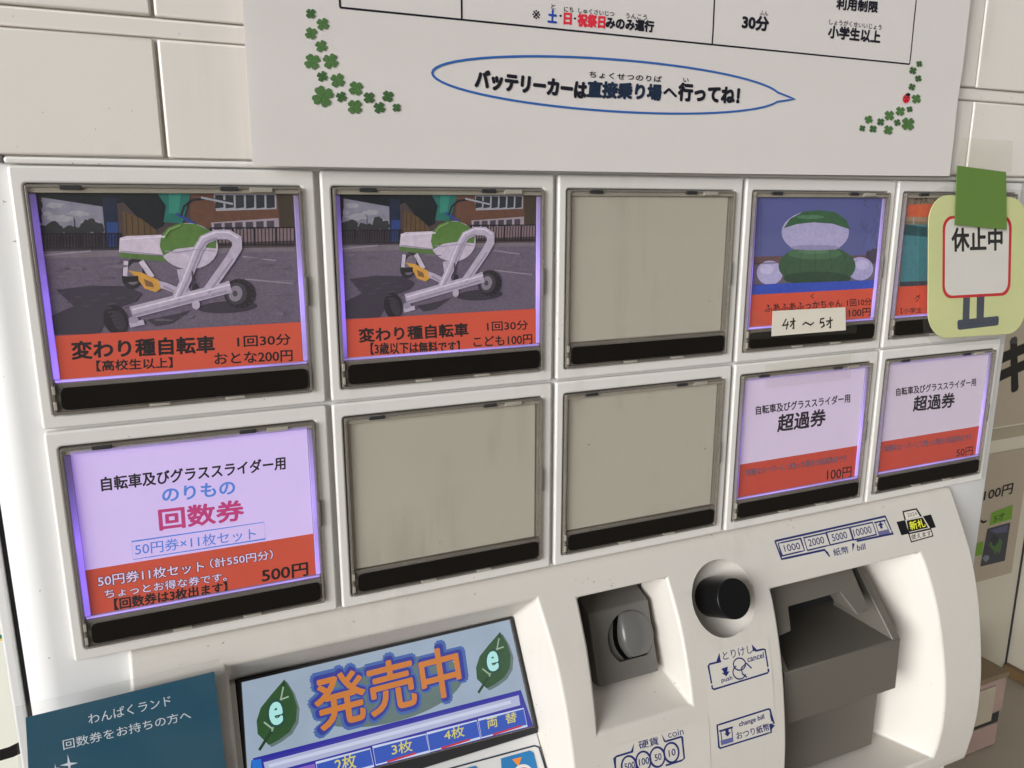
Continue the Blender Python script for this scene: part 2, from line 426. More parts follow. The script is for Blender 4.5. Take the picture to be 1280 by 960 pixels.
m = MB(); m.box(12, CORNER_U - 0.2, 4.75, 5.0, BACK_D + 0.003, BACK_D + 0.02, plastic("stained_tape", (0.30, 0.26, 0.19), 0.4, 0.3, 12)); m.build("wall_tape", bw)

# ------------------------------------------------------------------ ticket machine
mach = empty("ticket_machine", W(2.4, FLOOR_V, -0.5), "white ticket vending machine with ten picture buttons above a bulging coin and bill console", "ticket machine")
KB = ink(20, 20, 24)

# cabinet behind the door, down to the floor
m = MB()
m.box(-0.245, 5.05, -2.4, FLOOR_V - 0.25, -4.2, -0.46, BODY, 0.02)
m.box(-0.285, -0.247, -2.4, FLOOR_V - 0.25, -4.2, -0.13, BODY, 0.008)
m.box(0.05, 4.8, FLOOR_V - 0.25, FLOOR_V, -4.0, -0.7, SHADOWGAP, 0.01)
m.box(-0.245, 5.05, 3.62, FLOOR_V - 0.25, -0.459, -0.05, BODY, 0.03)
m.build("cabinet", mach)
m = MB(); m.box(-0.246, -0.233, -0.2, FLOOR_V - 0.3, -0.46, -0.16, SHADOWGAP); m.build("door_gap_shade", mach)  # dark strip painted in for the shade of the gap beside the door

# door: flat plate with a rounded left edge, hole for the console
L = []
R0 = 0.13
for k in range(13):
    a = math.radians(90 + 78 * k / 12); L.append((-0.105 + R0 * math.cos(a) * 0.95, -0.03 - R0 + R0 * math.sin(a)))
L = [(0.2, -0.03)] + L + [(-0.232, -0.30), (-0.232, -0.44), (0.2, -0.44)]
m = MB()
m.prism_v(L, -0.074, 3.6, BODY)
m.box(0.2, 4.55, -0.074, 1.80, -0.44, -0.03, BODY)
m.prism_v([(4.55, -0.03), (5.0, -0.03), (5.02, -0.035), (5.035, -0.05), (5.035, -0.44), (4.55, -0.44)], -0.074, 3.6, BODY)
m.build("door", mach, 30)
m = MB(); m.box(-0.05, 4.98, -0.088, -0.066, -0.05, 0.001, WHITE, 0.009, 3); m.build("door_ledge", mach)
m = MB(); m.box(-0.078, -0.052, -0.092, -0.068, -0.05, -0.008, GREY, 0.003); m.build("dark_notch_block", mach)  # small grey block standing for the dark notch at the corner

# blank tiles of the upper panel
m = MB(); m.box(-0.245, 5.04, -2.4, -0.09, -0.44, -0.022, TILE); m.build("upper_panel", mach)
U_T = [-0.235, 0.434, 2.44, 4.448, 5.035]
for (v0, v1) in ((-0.478, -0.094), (-1.22, -0.548), (-1.95, -1.29)):
    for i in range(4):
        m = MB(); m.box(U_T[i] + 0.005, U_T[i + 1] - 0.005, v0, v1, -0.022, 0.0, TILE, 0.009, 3); m.build("blank_tile", mach)
m = MB(); m.box(-0.24, 5.04, -0.543, -0.483, -0.022, -0.006, TILE, 0.012, 3); m.build("tile_rail", mach)
m = MB(); m.box(-0.24, 5.04, -1.285, -1.225, -0.022, -0.006, TILE, 0.012, 3); m.build("tile_rail", mach)

LED3 = lamp("violet_lamp_dim", (0.45, 0.32, 0.9), 0.16)
# ---- ten cells: bezel and button
ROWP = 0.90049
cells = [(i, j) for j in range(2) for i in range(5)]
UNLIT = {(2, 0), (1, 1), (2, 1)}

def off(o, i, j):
    o.location = o.location + Vector((i * S, 0, -j * ROWP * S))

m = MB()
m.ring(rrect(-0.044, -0.060, 0.936, 0.829, 0.012, 4), rrect(-0.004, -0.004, 0.887, 0.783, 0.012, 4), -0.032, 0.0, WHITE, 0.009, 3)
bezel = m.build("button_bezel", mach)
for i, j in cells[1:]:
    c = bezel.copy(); COL.objects.link(c); c.parent = mach; off(c, i, j)

def button_base():
    m = MB()
    m.box(0, 0.883, 0, 0.778, -0.07, -0.014, FRAMEL)
    m.ring(rrect(0, 0, 0.883, 0.778, 0.008, 3), rrect(0.009, 0.009, 0.874, 0.769, 0.006, 3), -0.07, 0.016, FRAME, 0.0025, 2)
    m.box(0.009, 0.874, 0.009, 0.026, -0.014, 0.008, FRAMEL, 0.003)
    m.box(0.009, 0.874, 0.667, 0.769, -0.014, 0.007, FRAME, 0.003)
    m.box(0.10, 0.165, 0.001, 0.016, 0.0, 0.0175, SHADOWGAP, 0.002); m.box(0.60, 0.66, 0.001, 0.016, 0.0, 0.0175, SHADOWGAP, 0.002)
    m.box(0.70, 0.78, 0.003, 0.02, 0.0, 0.0165, FRAMEL, 0.002)
    m.box(0.876, 0.886, 0.33, 0.44, -0.01, 0.018, GREY, 0.002)
    for u in (0.30, 0.56): m.box(u, u + 0.07, 0.767, 0.777, 0.0, 0.0172, FRAMEL, 0.002)
    for v in (0.675, 0.73): m.box(0.001, 0.012, v, v + 0.03, 0.0, 0.018, FRAMEL, 0.002)
    return m.build("ticket_button", mach)

bt0 = button_base()
m = MB()
m.box(0.010, 0.873, 0.012, 0.664, 0.0095, 0.013, COVER, 0.0015)
cov0 = m.build("clear_cover", bt0)
m = MB(); P = rrect(0.024, 0.683, 0.866, 0.763, 0.02, 5)
m.plate(P, flat(0.0), 0.006, 0.0145, BLACK, 0.002); strip0 = m.build("black_strip", bt0)
m = MB(); m.box(0.0095, 0.0275, 0.03, 0.655, -0.013, -0.001, LED, 0.003); ledl = m.build("light_strip", bt0)
m = MB(); m.box(0.856, 0.8735, 0.03, 0.655, -0.013, -0.003, LED2, 0.003); ledr = m.build("light_strip", bt0)
m = MB(); m.box(0.012, 0.87, 0.6555, 0.6665, -0.013, -0.002, LED2, 0.003); ledb = m.build("light_strip", bt0)
m = MB(); m.box(0.03, 0.853, 0.013, 0.0265, -0.012, 0.0086, LED3, 0.003); ledt = m.build("light_strip", bt0)
buttons = {(0, 0): bt0}
for i, j in cells[1:]:
    b = bt0.copy(); COL.objects.link(b); b.parent = mach; off(b, i, j); buttons[(i, j)] = b
    for ch in (cov0, strip0) + (() if (i, j) in UNLIT else ((ledl, ledr, ledb, ledt) if j else (ledl, ledr, ledb))):
        c = ch.copy(); COL.objects.link(c); c.parent = b

bpy.data.objects.remove(ledt)          # the upper row has no lamp along the top
CS = flat(-0.010)
G = 0.10        # light through the lit cards
def card(i, j, cr, name="label_card"):
    p = Print(CS, cr, 0.0); p.cell = (i, j); p.u0 = i; p.v0 = j * ROWP
    return p
def loc(p, u, v): return (p.u0 + u, p.v0 + v)
def band(p, col, v0=0.505, v1=0.656):
    p.polyuv([loc(p, 0.029, v0), loc(p, 0.854, v0), loc(p, 0.854, v1), loc(p, 0.029, v1)], col)
def paper(p, col, v0=0.028, v1=0.656):
    p.polyuv([loc(p, 0.029, v0), loc(p, 0.854, v0), loc(p, 0.854, v1), loc(p, 0.029, v1)], col)
def done(p):
    b = buttons[p.cell]
    return p.build("label_card", b)

ORANGE = ink(196, 80, 56, G * 0.8); INK = ink(26, 22, 30)
def i_(r, g, b, k=1.0): return ink(r, g, b, G * 0.55, spread=0.24, scale=500)

def ride_picture(p):
    """photograph printed on the first two cards: a white three-wheeled cycle with a plain green cowl on a car park"""
    paper(p, ink(98, 90, 104, G * 0.55, spread=0.45, scale=1400), 0.03, 0.505)
    P = p.poly
    P([(98, 290), (1110, 270), (1118, 300), (100, 330)], i_(112, 105, 112))
    P([(80, 62), (1106, 76), (1112, 285), (98, 298)], i_(72, 62, 62))
    P([(80, 80), (345, 122), (358, 245), (92, 245)], ink(128, 128, 138, G * 0.55, spread=0.3, scale=260))
    for c, rx, ry in (((150, 118), 38, 12), ((250, 150), 45, 12), ((180, 170), 55, 14), ((300, 185), 40, 9), ((120, 150), 22, 10)):
        p.blob(c, rx, ry, i_(150, 150, 154), 0.3)
    for c, rx, ry in (((150, 212), 38, 32), ((110, 222), 26, 28), ((215, 218), 28, 22), ((290, 200), 30, 30), ((330, 212), 26, 26), ((255, 222), 30, 20)):
        p.blob(c, rx, ry, i_(50, 52, 54), 0.2)
    for c, rx, ry in (((90, 110), 14, 40), ((95, 160), 10, 30)): p.blob(c, rx, ry, i_(40, 38, 42), 0.35)
    p.stroke([(232, 165), (236, 215)], 0.003, i_(48, 46, 52))
    P([(92, 236), (420, 232), (420, 296), (98, 302)], i_(62, 56, 62))
    P([(80, 60), (640, 66), (590, 200), (560, 215), (500, 180), (430, 105), (345, 122), (80, 82)], i_(28, 32, 36))
    P([(345, 85), (400, 90), (415, 290), (360, 290)], i_(34, 42, 60))
    P([(362, 185), (408, 185), (412, 288), (366, 288)], i_(44, 66, 116))
    P([(425, 140), (500, 170), (560, 215), (565, 245), (430, 240)], i_(92, 74, 52))
    for k in range(5): p.stroke([(440 + 24 * k, 150 + 10 * k), (443 + 24 * k, 235)], 0.003, i_(54, 46, 40))
    # building
    P([(690, 64), (1106, 76), (1110, 208), (700, 205)], i_(96, 68, 54))
    P([(790, 70), (1040, 74), (1042, 132), (800, 140)], i_(150, 152, 156))
    for k in range(6):
        x = 796 + 41 * k
        P([(x, 76), (x + 33, 77), (x + 34, 126), (x + 1, 130)], i_(44, 48, 52))
    P([(1044, 72), (1106, 76), (1110, 205), (1058, 205)], i_(62, 56, 46))
    P([(780, 186), (1050, 168), (1052, 212), (785, 222)], i_(150, 140, 146))
    for k in range(6): P([(792 + 42 * k, 190 - 2 * k), (822 + 42 * k, 188 - 2 * k), (823 + 42 * k, 214), (793 + 42 * k, 216)], i_(70, 66, 74))
    P([(780, 218), (1110, 206), (1112, 258), (785, 268)], i_(120, 104, 106))
    # railings
    for x0, x1, y0, y1, n in ((98, 420, 232, 292, 26), (780, 1112, 208, 280, 24)):
        p.stroke([(x0, y0), (x1, y0 - 2)], 0.005, i_(38, 34, 40)); p.stroke([(x0, y1 - 4), (x1, y1 - 6)], 0.004, i_(38, 34, 40))
        p.n += 1
        for k in range(n):
            x = x0 + (x1 - x0) * k / (n - 1)
            p.stroke([(x, y0), (x + 1, y1)], 0.0075 if k % 6 == 0 else 0.0035, i_(38, 34, 40), step=False)
    # ground marks and shadows belonging to the printed photograph
    for a, b_ in (((905, 322), (1040, 338)), ((915, 412), (1108, 430)), ((100, 318), (300, 300))): p.stroke([a, b_], 0.005, i_(140, 132, 142))
    P([(160, 455), (300, 438), (440, 440), (505, 470), (480, 500), (400, 530), (350, 600), (330, 632), (150, 634), (140, 560), (230, 520)], ink(58, 52, 66, G * 0.4))
    p.ell((845, 524), 118, 24, ink(56, 50, 62, G * 0.4), -3)
    P([(520, 575), (640, 552), (700, 535), (620, 590), (560, 600)], ink(60, 54, 66, G * 0.4))
    # umbrella cover and handlebar
    P([(560, 62), (700, 66), (665, 190), (590, 185), (600, 120)], i_(38, 104, 92)); P([(610, 66), (660, 68), (650, 150), (612, 150)], i_(52, 128, 108))
    p.stroke([(640, 150), (720, 195)], 0.010, i_(44, 70, 130))
    p.stroke([(660, 160), (672, 122), (705, 96), (760, 90), (820, 98), (868, 110)], 0.008, i_(36, 38, 46)); p.stroke([(740, 86), (868, 112)], 0.007, i_(150, 154, 158))
    # seat, rear wheel
    p.ell((470, 390), 46, 62, i_(44, 40, 48), 15); p.ell((474, 390), 30, 46, i_(110, 102, 112), 15)
    p.stroke([(440, 340), (436, 400)], 0.014, i_(190, 182, 192)); p.stroke([(500, 340), (545, 405)], 0.018, i_(190, 182, 192))
    P([(415, 248), (440, 240), (600, 234), (615, 320), (412, 306)], i_(196, 186, 196)); P([(412, 304), (600, 322), (606, 344), (416, 326)], i_(84, 112, 62))
    # plain cowl
    p.ell((690, 280), 118, 92, i_(186, 178, 190), 6)
    p.poly([(575, 282), (580, 240), (610, 205), (660, 188), (720, 192), (770, 215), (802, 262), (800, 290), (720, 282), (640, 292), (590, 318)], i_(84, 118, 58))
    # frame tubes
    tube = i_(174, 166, 180); shade = i_(146, 138, 154)
    p.stroke([(505, 415), (600, 440), (690, 478)], 0.024, tube); p.stroke([(590, 440), (650, 470)], 0.008, shade)
    p.stroke([(660, 372), (680, 470)], 0.028, tube)
    P([(450, 378), (500, 385), (568, 415), (580, 450), (560, 464), (515, 450), (486, 410)], i_(196, 148, 66)); P([(510, 410), (545, 425), (552, 445), (520, 440)], i_(120, 88, 62))
    p.stroke([(425, 415), (490, 410)], 0.020, i_(34, 32, 38))
    p.ell((716, 448), 12, 18, i_(44, 42, 48))
    # wheels
    p.ell((893, 470), 62, 58, i_(34, 31, 38), 25); p.ell((882, 470), 42, 44, i_(62, 58, 66), 15); p.ell((878, 470), 27, 32, i_(128, 122, 132), 15); p.ell((876, 470), 10, 12, i_(70, 66, 74))
    for k in range(16):
        a = k * 0.39
        p.ell((893 + 56 * math.cos(a), 470 + 54 * math.sin(a)), 7, 5, i_(50, 46, 54), math.degrees(a), 8, step=(k == 0))
    p.ell((398, 576), 46, 62, i_(34, 31, 38), -22); p.ell((412, 580), 24, 44, i_(52, 48, 56), -22)
    for k in range(6): p.stroke([(360 + 8 * k, 530 + 15 * k), (385 + 9 * k, 526 + 15 * k)], 0.006, i_(60, 56, 64), step=(k == 0))
    for k in range(40):      # speckled patches of the car park
        x = random.uniform(110, 1100); y = random.uniform(330, 590)
        p.blob((x, y), random.uniform(12, 46), random.uniform(2, 6), random.choice((i_(104, 97, 108), i_(92, 84, 97), i_(110, 103, 116))), 0.4, 10) if not (380 < x < 960 and 380 < y < 560) and not (130 < x < 520 and y > 430) else None
    for k in range(9): p.stroke([(170 + 33 * k, 470 + (k * 37) % 60), (196 + 35 * k, 466 + (k * 37) % 60)], 0.004, i_(74, 68, 80), step=(k == 0))
    # beam and hoop
    p.stroke([(462, 545), (858, 443)], 0.042, tube); p.stroke([(468, 558), (858, 456)], 0.010, shade)
    p.stroke([(455, 596), (512, 583)], 0.018, tube); p.ell((470, 575), 20, 14, shade); p.ell((720, 515), 16, 18, tube)
    p.stroke([(846, 420), (850, 460)], 0.012, tube)
    p.stroke([(640, 495), (680, 415), (725, 300), (752, 255), (800, 234), (850, 234), (882, 252), (884, 285), (858, 330), (760, 468)], 0.034, tube)
    p.stroke([(650, 495), (690, 415), (735, 302), (760, 264), (804, 248)], 0.008, shade); p.stroke([(634, 490), (668, 415), (714, 298), (744, 246), (798, 224), (850, 225), (890, 248)], 0.006, i_(204, 198, 210))
    p.stroke([(868, 330), (770, 468)], 0.007, shade); p.stroke([(466, 534), (856, 433)], 0.006, i_(206, 200, 212)); p.stroke([(705, 380), (708, 440)], 0.006, i_(60, 56, 64))
    p.stroke([(596, 300), (640, 305), (720, 294), (796, 300)], 0.003, shade); p.stroke([(588, 250), (612, 215), (660, 196)], 0.006, i_(112, 150, 84)); p.stroke([(420, 254), (596, 242)], 0.005, i_(212, 204, 214)); p.stroke([(418, 300), (590, 316)], 0.004, shade)

c5 = crop(20, 220, 3.2)
p = card(0, 0, c5); ride_picture(p); band(p, ORANGE, 0.503)
p.text("変わり種自転車", (222, 662), (792, 638), (226, 732), INK, 0.036)
p.text("【高校生以上】", (322, 738), (625, 724), (324, 780), INK, 0.03)
p.text("1回30分", (884, 640), (1097, 630), (886, 684), INK, 0.022)
p.text("おとな200円", (793, 708), (1104, 694), (795, 754), INK, 0.022)
done(p)
p = card(1, 0, c5)
_seen = Print.uv
class Shift(Print):
    def uv(s, q):
        a = _seen(s, q); return (a[0] + 1, a[1])
p.__class__ = Shift; ride_picture(p); p.__class__ = Print; p.cr = crop(380, 200, 3.097)
band(p, ORANGE, 0.503)
p.text("変わり種自転車", (210, 652), (632, 630), (214, 705), INK, 0.036)
p.text("【3歳以下は無料です】", (256, 708), (600, 700), (258, 752), INK, 0.03)
p.text("1回30分", (706, 626), (864, 620), (708, 662), INK, 0.022)
p.text("こども100円", (654, 684), (880, 672), (656, 724), INK, 0.022)
done(p)

# fourth card: a plain inflatable on a blue sheet
c4 = crop(920, 220, 3.5556)
p = card(3, 0, c4); paper(p, ink(86, 92, 138, G * 0.5, spread=0.12, scale=40), 0.03, 0.505)
p.poly([(80, 360), (110, 357), (640, 352), (625, 480), (76, 492)], i_(96, 72, 72))
p.poly([(80, 395), (640, 392), (625, 480), (76, 480)], i_(96, 92, 104))
for k in range(26):
    x = random.uniform(560, 648); y = random.uniform(110, 340)
    p.stroke([(x, y), (x + random.uniform(-30, 30), y - random.uniform(20, 60))], 0.003, i_(74, 74, 100), step=(k == 0))
p.blob((610, 355), 30, 34, i_(66, 60, 74), 0.25)
p.ell((150, 430), 58, 54, i_(168, 164, 196)); p.ell((552, 412), 58, 52, i_(160, 156, 192))
p.ell((360, 400), 172, 92, i_(58, 86, 62)); p.ell((352, 250), 150, 96, i_(164, 160, 190))
p.poly([(212, 232), (240, 190), (300, 158), (370, 152), (440, 160), (490, 195), (508, 238), (430, 212), (340, 206), (270, 214)], i_(56, 92, 62))
p.ell((350, 345), 120, 26, i_(70, 104, 74)); p.ell((346, 336), 70, 10, i_(84, 118, 88)); p.ell((360, 455), 150, 30, i_(46, 70, 52))
for k in range(5): p.stroke([(230 + 62 * k, 318 + 8 * abs(k - 2)), (214 + 70 * k, 400), (228 + 64 * k, 478)], 0.003, i_(46, 70, 50), step=(k == 0))
p.ell((352, 318), 110, 12, i_(140, 136, 168)); p.ell((135, 415), 30, 22, i_(186, 182, 210)); p.ell((560, 395), 30, 22, i_(180, 176, 206)); p.ell((330, 182), 60, 10, i_(78, 116, 84))
p.stroke([(112, 100), (110, 350)], 0.003, i_(74, 80, 124)); p.stroke([(80, 388), (180, 386)], 0.004, i_(60, 52, 60))
p.poly([(76, 486), (140, 480), (620, 462), (618, 505), (74, 525)], i_(54, 78, 168))
band(p, ORANGE, 0.497)
p.text("ふあふあふっかちゃん", (125, 572), (470, 548), (127, 606), INK, 0.022)
p.text("く", (330, 524), (346, 523), (330, 545), INK, 0.02)
p.text("1回10分", (492, 548), (600, 542), (494, 580), INK, 0.022)
p.text("100円", (500, 592), (596, 586), (502, 628), INK, 0.022)
done(p)

# fifth card, mostly hidden by the notice hung over it
p = card(4, 0, c4); paper(p, i_(120, 108, 88), 0.03, 0.505)
p.poly([(762, 128), (1200, 110), (1200, 190), (758, 182)], i_(190, 92, 60)); p.poly([(756, 182), (1200, 176), (1200, 215), (755, 200)], i_(150, 128, 100))
p.text("グラス", (790, 96), (852, 92), (790, 124), INK, 0.02)
p.stroke([(788, 185), (790, 225)], 0.008, i_(150, 150, 160))
p.poly([(752, 215), (1200, 225), (1200, 480), (728, 480)], i_(66, 120, 124)); p.poly([(752, 215), (860, 230), (1180, 300), (746, 262)], i_(44, 78, 80))
p.poly([(730, 470), (1200, 455), (1200, 500), (727, 490)], i_(58, 64, 70))
band(p, ORANGE, 0.497)
p.text("グ", (795, 528), (818, 527), (795, 560), INK, 0.02)
p.text("【小学生", (732, 588), (826, 584), (732, 612), INK, 0.015)
done(p)

# blank buttons
for k, (i, j) in enumerate(sorted(UNLIT)):
    m = MB(); m.box(i + 0.026, i + 0.857, j * ROWP + 0.026, j * ROWP + 0.664, -0.014, -0.006, BLANK, 0.004); m.build("blank_backing", buttons[(i, j)])

# lower left card
c6 = crop(60, 500, 2.909)
p = card(0, 1, c6); paper(p, ink(190, 184, 192, 0.30, spread=0.02), 0.03)
LOR = ink(194, 80, 56, G); BLU = ink(84, 134, 208, 0.08); WINE = ink(186, 62, 116, 0.08); PALE = ink(214, 200, 210, 0.15)
band(p, LOR, 0.475)
p.text("自転車及びグラススライダー用", (192, 282), (862, 205), (196, 332), INK, 0.026)
p.text("のりもの", (415, 322), (678, 292), (418, 372), BLU, 0.028)
p.text("回数券", (402, 398), (708, 362), (408, 474), WINE, 0.032)
p.stroke([(304, 515), (786, 444), (790, 505), (310, 580)], 0.003, BLU, True)
p.text("50円券×11枚セット", (315, 522), (755, 464), (318, 566), BLU, 0.006)
p.text("50円券11枚セット", (180, 640), (566, 584), (183, 680), INK, 0.06); p.text("50円券11枚セット", (180, 640), (566, 584), (183, 680), PALE, 0.014)
p.text("（計550円分）", (588, 578), (816, 544), (591, 612), INK, 0.06); p.text("（計550円分）", (588, 578), (816, 544), (591, 612), PALE, 0.014)
p.text("ちょっとお得な券です。", (205, 690), (648, 626), (208, 722), INK, 0.06); p.text("ちょっとお得な券です。", (205, 690), (648, 626), (208, 722), PALE, 0.014)
p.text("【回数券は3枚出ます】", (240, 723), (650, 660), (243, 763), INK, 0.03)
p.text("500円", (777, 616), (944, 590), (779, 664), INK, 0.022)
done(p)

# two excess fare cards
c9 = crop(900, 430, 3.6571)
for i, q in ((3, dict(a=((163, 284), (594, 228), (165, 324)), b=((268, 325), (486, 296), (262, 402)), c=((118, 574), (578, 506), (120, 604)), d=("100円", (490, 574), (602, 560), (488, 624)))),
             (4, dict(a=((805, 202), (1170, 156), (806, 238)), b=((888, 240), (1076, 222), (882, 308)), c=((752, 466), (1150, 410), (754, 494)), d=("50円", (1082, 480), (1156, 468), (1080, 518))))):
    p = card(i, 1, c9); paper(p, ink(202, 192, 202, 0.10 if i == 3 else 0.06, spread=0.03), 0.03)
    band(p, ink(184, 72, 56, G * 0.7), 0.475)
    p.text("自転車及びグラススライダー用", *q["a"], INK, 0.026)
    p.text("超過券", *q["b"], INK, 0.03)
    p.text("時間をオーバーして乗った場合の追加料金です", *q["c"], INK, 0.04); p.text("時間をオーバーして乗った場合の追加料金です", *q["c"], ink(150, 110, 120, 0.1), 0.0)
    p.text(q["d"][0], *q["d"][1:], INK, 0.01)
    done(p)

for (i, j), t in {(0, 0): "lit button with a cycle picture and orange band, adult 200 yen", (1, 0): "lit button with a cycle picture and orange band, child 100 yen", (2, 0): "blank unlit button in the upper row",
                  (3, 0): "lit button with a picture of a green inflatable and orange band", (4, 0): "lit button half hidden by the hanging notice", (0, 1): "lit button with a white coupon card, 500 yen",
                  (1, 1): "blank unlit button with grime, second in the lower row", (2, 1): "blank unlit button, third in the lower row", (3, 1): "lit white excess fare button, 100 yen", (4, 1): "lit white excess fare button, 50 yen"}.items():
    buttons[(i, j)]["label"] = t

# ---- console
def meet(p, q):
    """V where the line p-q in the (V, D) plane meets the console face"""
    lo, hi = 0.0, 1.0
    f = lambda t: p[1] + (q[1] - p[1]) * t - console_d(p[0] + (q[0] - p[0]) * t)
    for _ in range(50):
        mid = (lo + hi) / 2
        if f(lo) * f(mid) <= 0: hi = mid
        else: lo = mid
    return p[0] + (q[0] - p[0]) * lo
SPECIAL = [1.885, 2.034, meet((2.30, -0.14), (2.59, 0.6)), meet((3.27, -0.3), (3.30, 0.7)), meet((2.05, -0.158), (1.41, 0.5)), 3.15]
PV_ = sorted([v for v in [1.765 + (3.40 - 1.765) * k / 26 for k in range(27)] if min(abs(v - z) for z in SPECIAL) > 0.024])
prof = [(1.735, -0.06), (1.742, -0.022), (1.752, -0.006)] + [(v, console_d(v)) for v in PV_] + [(3.44, 0.285), (3.47, 0.22), (3.62, -0.2), (3.62, -0.43), (1.735, -0.43)]
m = MB(); m.prism_u(prof, 0.134, 4.672, CONS); cons = m.build("console", mach, 30)

def cutter(front, back):
    b = MB(); f = [b.bm.verts.new(W(*q)) for q in front]; k = [b.bm.verts.new(W(*q)) for q in back]
    b.bm.faces.new(f); b.bm.faces.new(k[::-1])
    for i in range(4): b.bm.faces.new((f[i], f[(i + 1) % 4], k[(i + 1) % 4], k[i]))
    bmesh.ops.recalc_face_normals(b.bm, faces=b.bm.faces)
    b.mats.append(CONS); return b.build("cutter", mach)

def cut(o, cutters, bevel=0.0, seg=3, ang=40):
    for f in o.data.polygons: f.use_smooth = True
    o.data.set_sharp_from_angle(angle=math.radians(180))
    for c in cutters:
        md = o.modifiers.new("b", 'BOOLEAN'); md.operation = 'DIFFERENCE'; md.object = c; md.solver = 'EXACT'
    if bevel:
        bv = o.modifiers.new("v", 'BEVEL'); bv.width = bevel * S; bv.segments = seg; bv.limit_method = 'ANGLE'; bv.angle_limit = math.radians(ang); bv.use_clamp_overlap = True
    wn_ = o.modifiers.new('w', 'WEIGHTED_NORMAL'); wn_.keep_sharp = True; wn_.weight = 60
    dg = bpy.context.evaluated_depsgraph_get()
    me = bpy.data.meshes.new_from_object(o.evaluated_get(dg)); o.modifiers.clear()
    old = o.data; o.data = me; me.name = o.name
    for c in cutters: bpy.data.objects.remove(c)
    bpy.data.meshes.remove(old)

def ut(d): return 1.83 + d * 0.25
b = MB(); vd = [(1.41, 0.5), (2.05, -0.158), (2.56, 0.02), (2.80, 0.14), (3.15, 0.22), (3.15, 0.5)]
l = [b.bm.verts.new(W(0.483, v, d)) for v, d in vd]; r = [b.bm.verts.new(W(ut(d), v, d)) for v, d in vd]
for i in range(len(vd)):
    j = (i + 1) % len(vd); b.bm.faces.new((l[i], l[j], r[j], r[i]))
b.bm.faces.new(l); b.bm.faces.new(r[::-1]); bmesh.ops.recalc_face_normals(b.bm, faces=b.bm.faces); b.mats.append(CONS)
cut_screen = b.build("cutter", mach)
cut_coin = cutter([(2.052, 1.885, 0.6), (2.615, 1.885, 0.6), (2.615, 2.59, 0.6), (2.052, 2.59, 0.6)], [(2.052, 1.885, -0.14), (2.53, 1.885, -0.14), (2.53, 2.30, -0.14), (2.052, 2.30, -0.14)])
bu = lambda d: 4.15 + (d + 0.1) * 0.45
cut_bill = cutter([(3.162, 2.034, 0.7), (bu(0.7), 2.034, 0.7), (bu(0.7), 3.30, 0.7), (3.162, 3.30, 0.7)], [(3.162, 2.034, -0.3), (bu(-0.3), 2.034, -0.3), (bu(-0.3), 3.27, -0.3), (3.162, 3.27, -0.3)])
# bowl round the cancel knob
KN = Vector((0, -0.40, 0.915)).normalized(); KC = Vector((2.862, 2.022, 0.138))
def bowl_cutter():
    bm_ = bmesh.new(); bmesh.ops.create_uvsphere(bm_, u_segments=48, v_segments=24, radius=1.0)
    o = MB(); zx = W(*KN) - W(0, 0, 0); zx.normalize()
    q = zx.to_track_quat('Z', 'Y')
    for v in bm_.verts: v.co = W(*KC) + q @ Vector((v.co.x * 0.195 * S, v.co.y * 0.195 * S, v.co.z * 0.13 * S))
    o.add(bm_, CONS); return o.build("cutter", mach)
cut(cons, [cut_screen, cut_coin, cut_bill], 0.016, 3, 38)
cut(cons, [bowl_cutter()], 0.0)

# ---- cancel knob
def cyl(o, c, n, r, l0, l1, mat, bev=0.0, seg=40, r1=None):
    b = bmesh.new(); bmesh.ops.create_cone(b, cap_ends=True, segments=seg, radius1=r * S, radius2=(r1 or r) * S, depth=(l1 - l0) * S)
    zx = (W(*n) - W(0, 0, 0)).normalized(); q = zx.to_track_quat('Z', 'Y')
    mid = W(*c) + zx * ((l0 + l1) / 2) * S
    for v in b.verts: v.co = mid + q @ v.co
    o.add(b, mat, bev, 3)
m = MB(); cyl(m, KC, KN, 0.101, -0.125, 0.085, BLACKG, 0.007); m.build("cancel_button", mach)

# ---- coin unit
b0 = (2.03, -0.012); sl_ = 0.36
cf = plane(*b0, sl_)
m = MB()
m.prism_u([(2.03, cf(2.03)), (2.365, cf(2.365)), (2.375, 0.06), (2.38, -0.2), (1.965, -0.2)], 2.155, 2.505, GREY, 0.01, 3)
coin = m.build("coin_slot", mach, 30)
cc = Vector((2.372, 2.178, cf(2.178))); cn = Vector((0, -sl_, 1)).normalized()
zx = (W(*cn) - W(0, 0, 0)).normalized(); ax = Vector((1, 0, 0)); up = zx.cross(ax)
def on_coin(x, y, h): return W(*cc) + (ax * x + up * y + zx * h) * S
P = [(0.132 * math.cos(math.radians(a_)), 0.132 * math.sin(math.radians(a_))) for a_ in [-53 + 286 * k / 44 for k in range(45)]]   # round with a straight foot
b = MB(); lo_ = [b.bm.verts.new(on_coin(x, y, -0.026)) for x, y in P]; hi_ = [b.bm.verts.new(on_coin(x, y, 0.1)) for x, y in P]
b.bm.faces.new(lo_); b.bm.faces.new(hi_[::-1])
for k in range(len(P)): b.bm.faces.new((lo_[k], lo_[(k + 1) % len(P)], hi_[(k + 1) % len(P)], hi_[k]))
bmesh.ops.recalc_face_normals(b.bm, faces=b.bm.faces); b.mats.append(GREY); kc = b.build("cutter", mach)
cut(coin, [kc], 0.006, 2, 40)
m = MB(); m.box(2.045, 2.53, 1.90, 2.34, -0.24, -0.12, SHADOWGAP); m.build("slot_backing", coin)
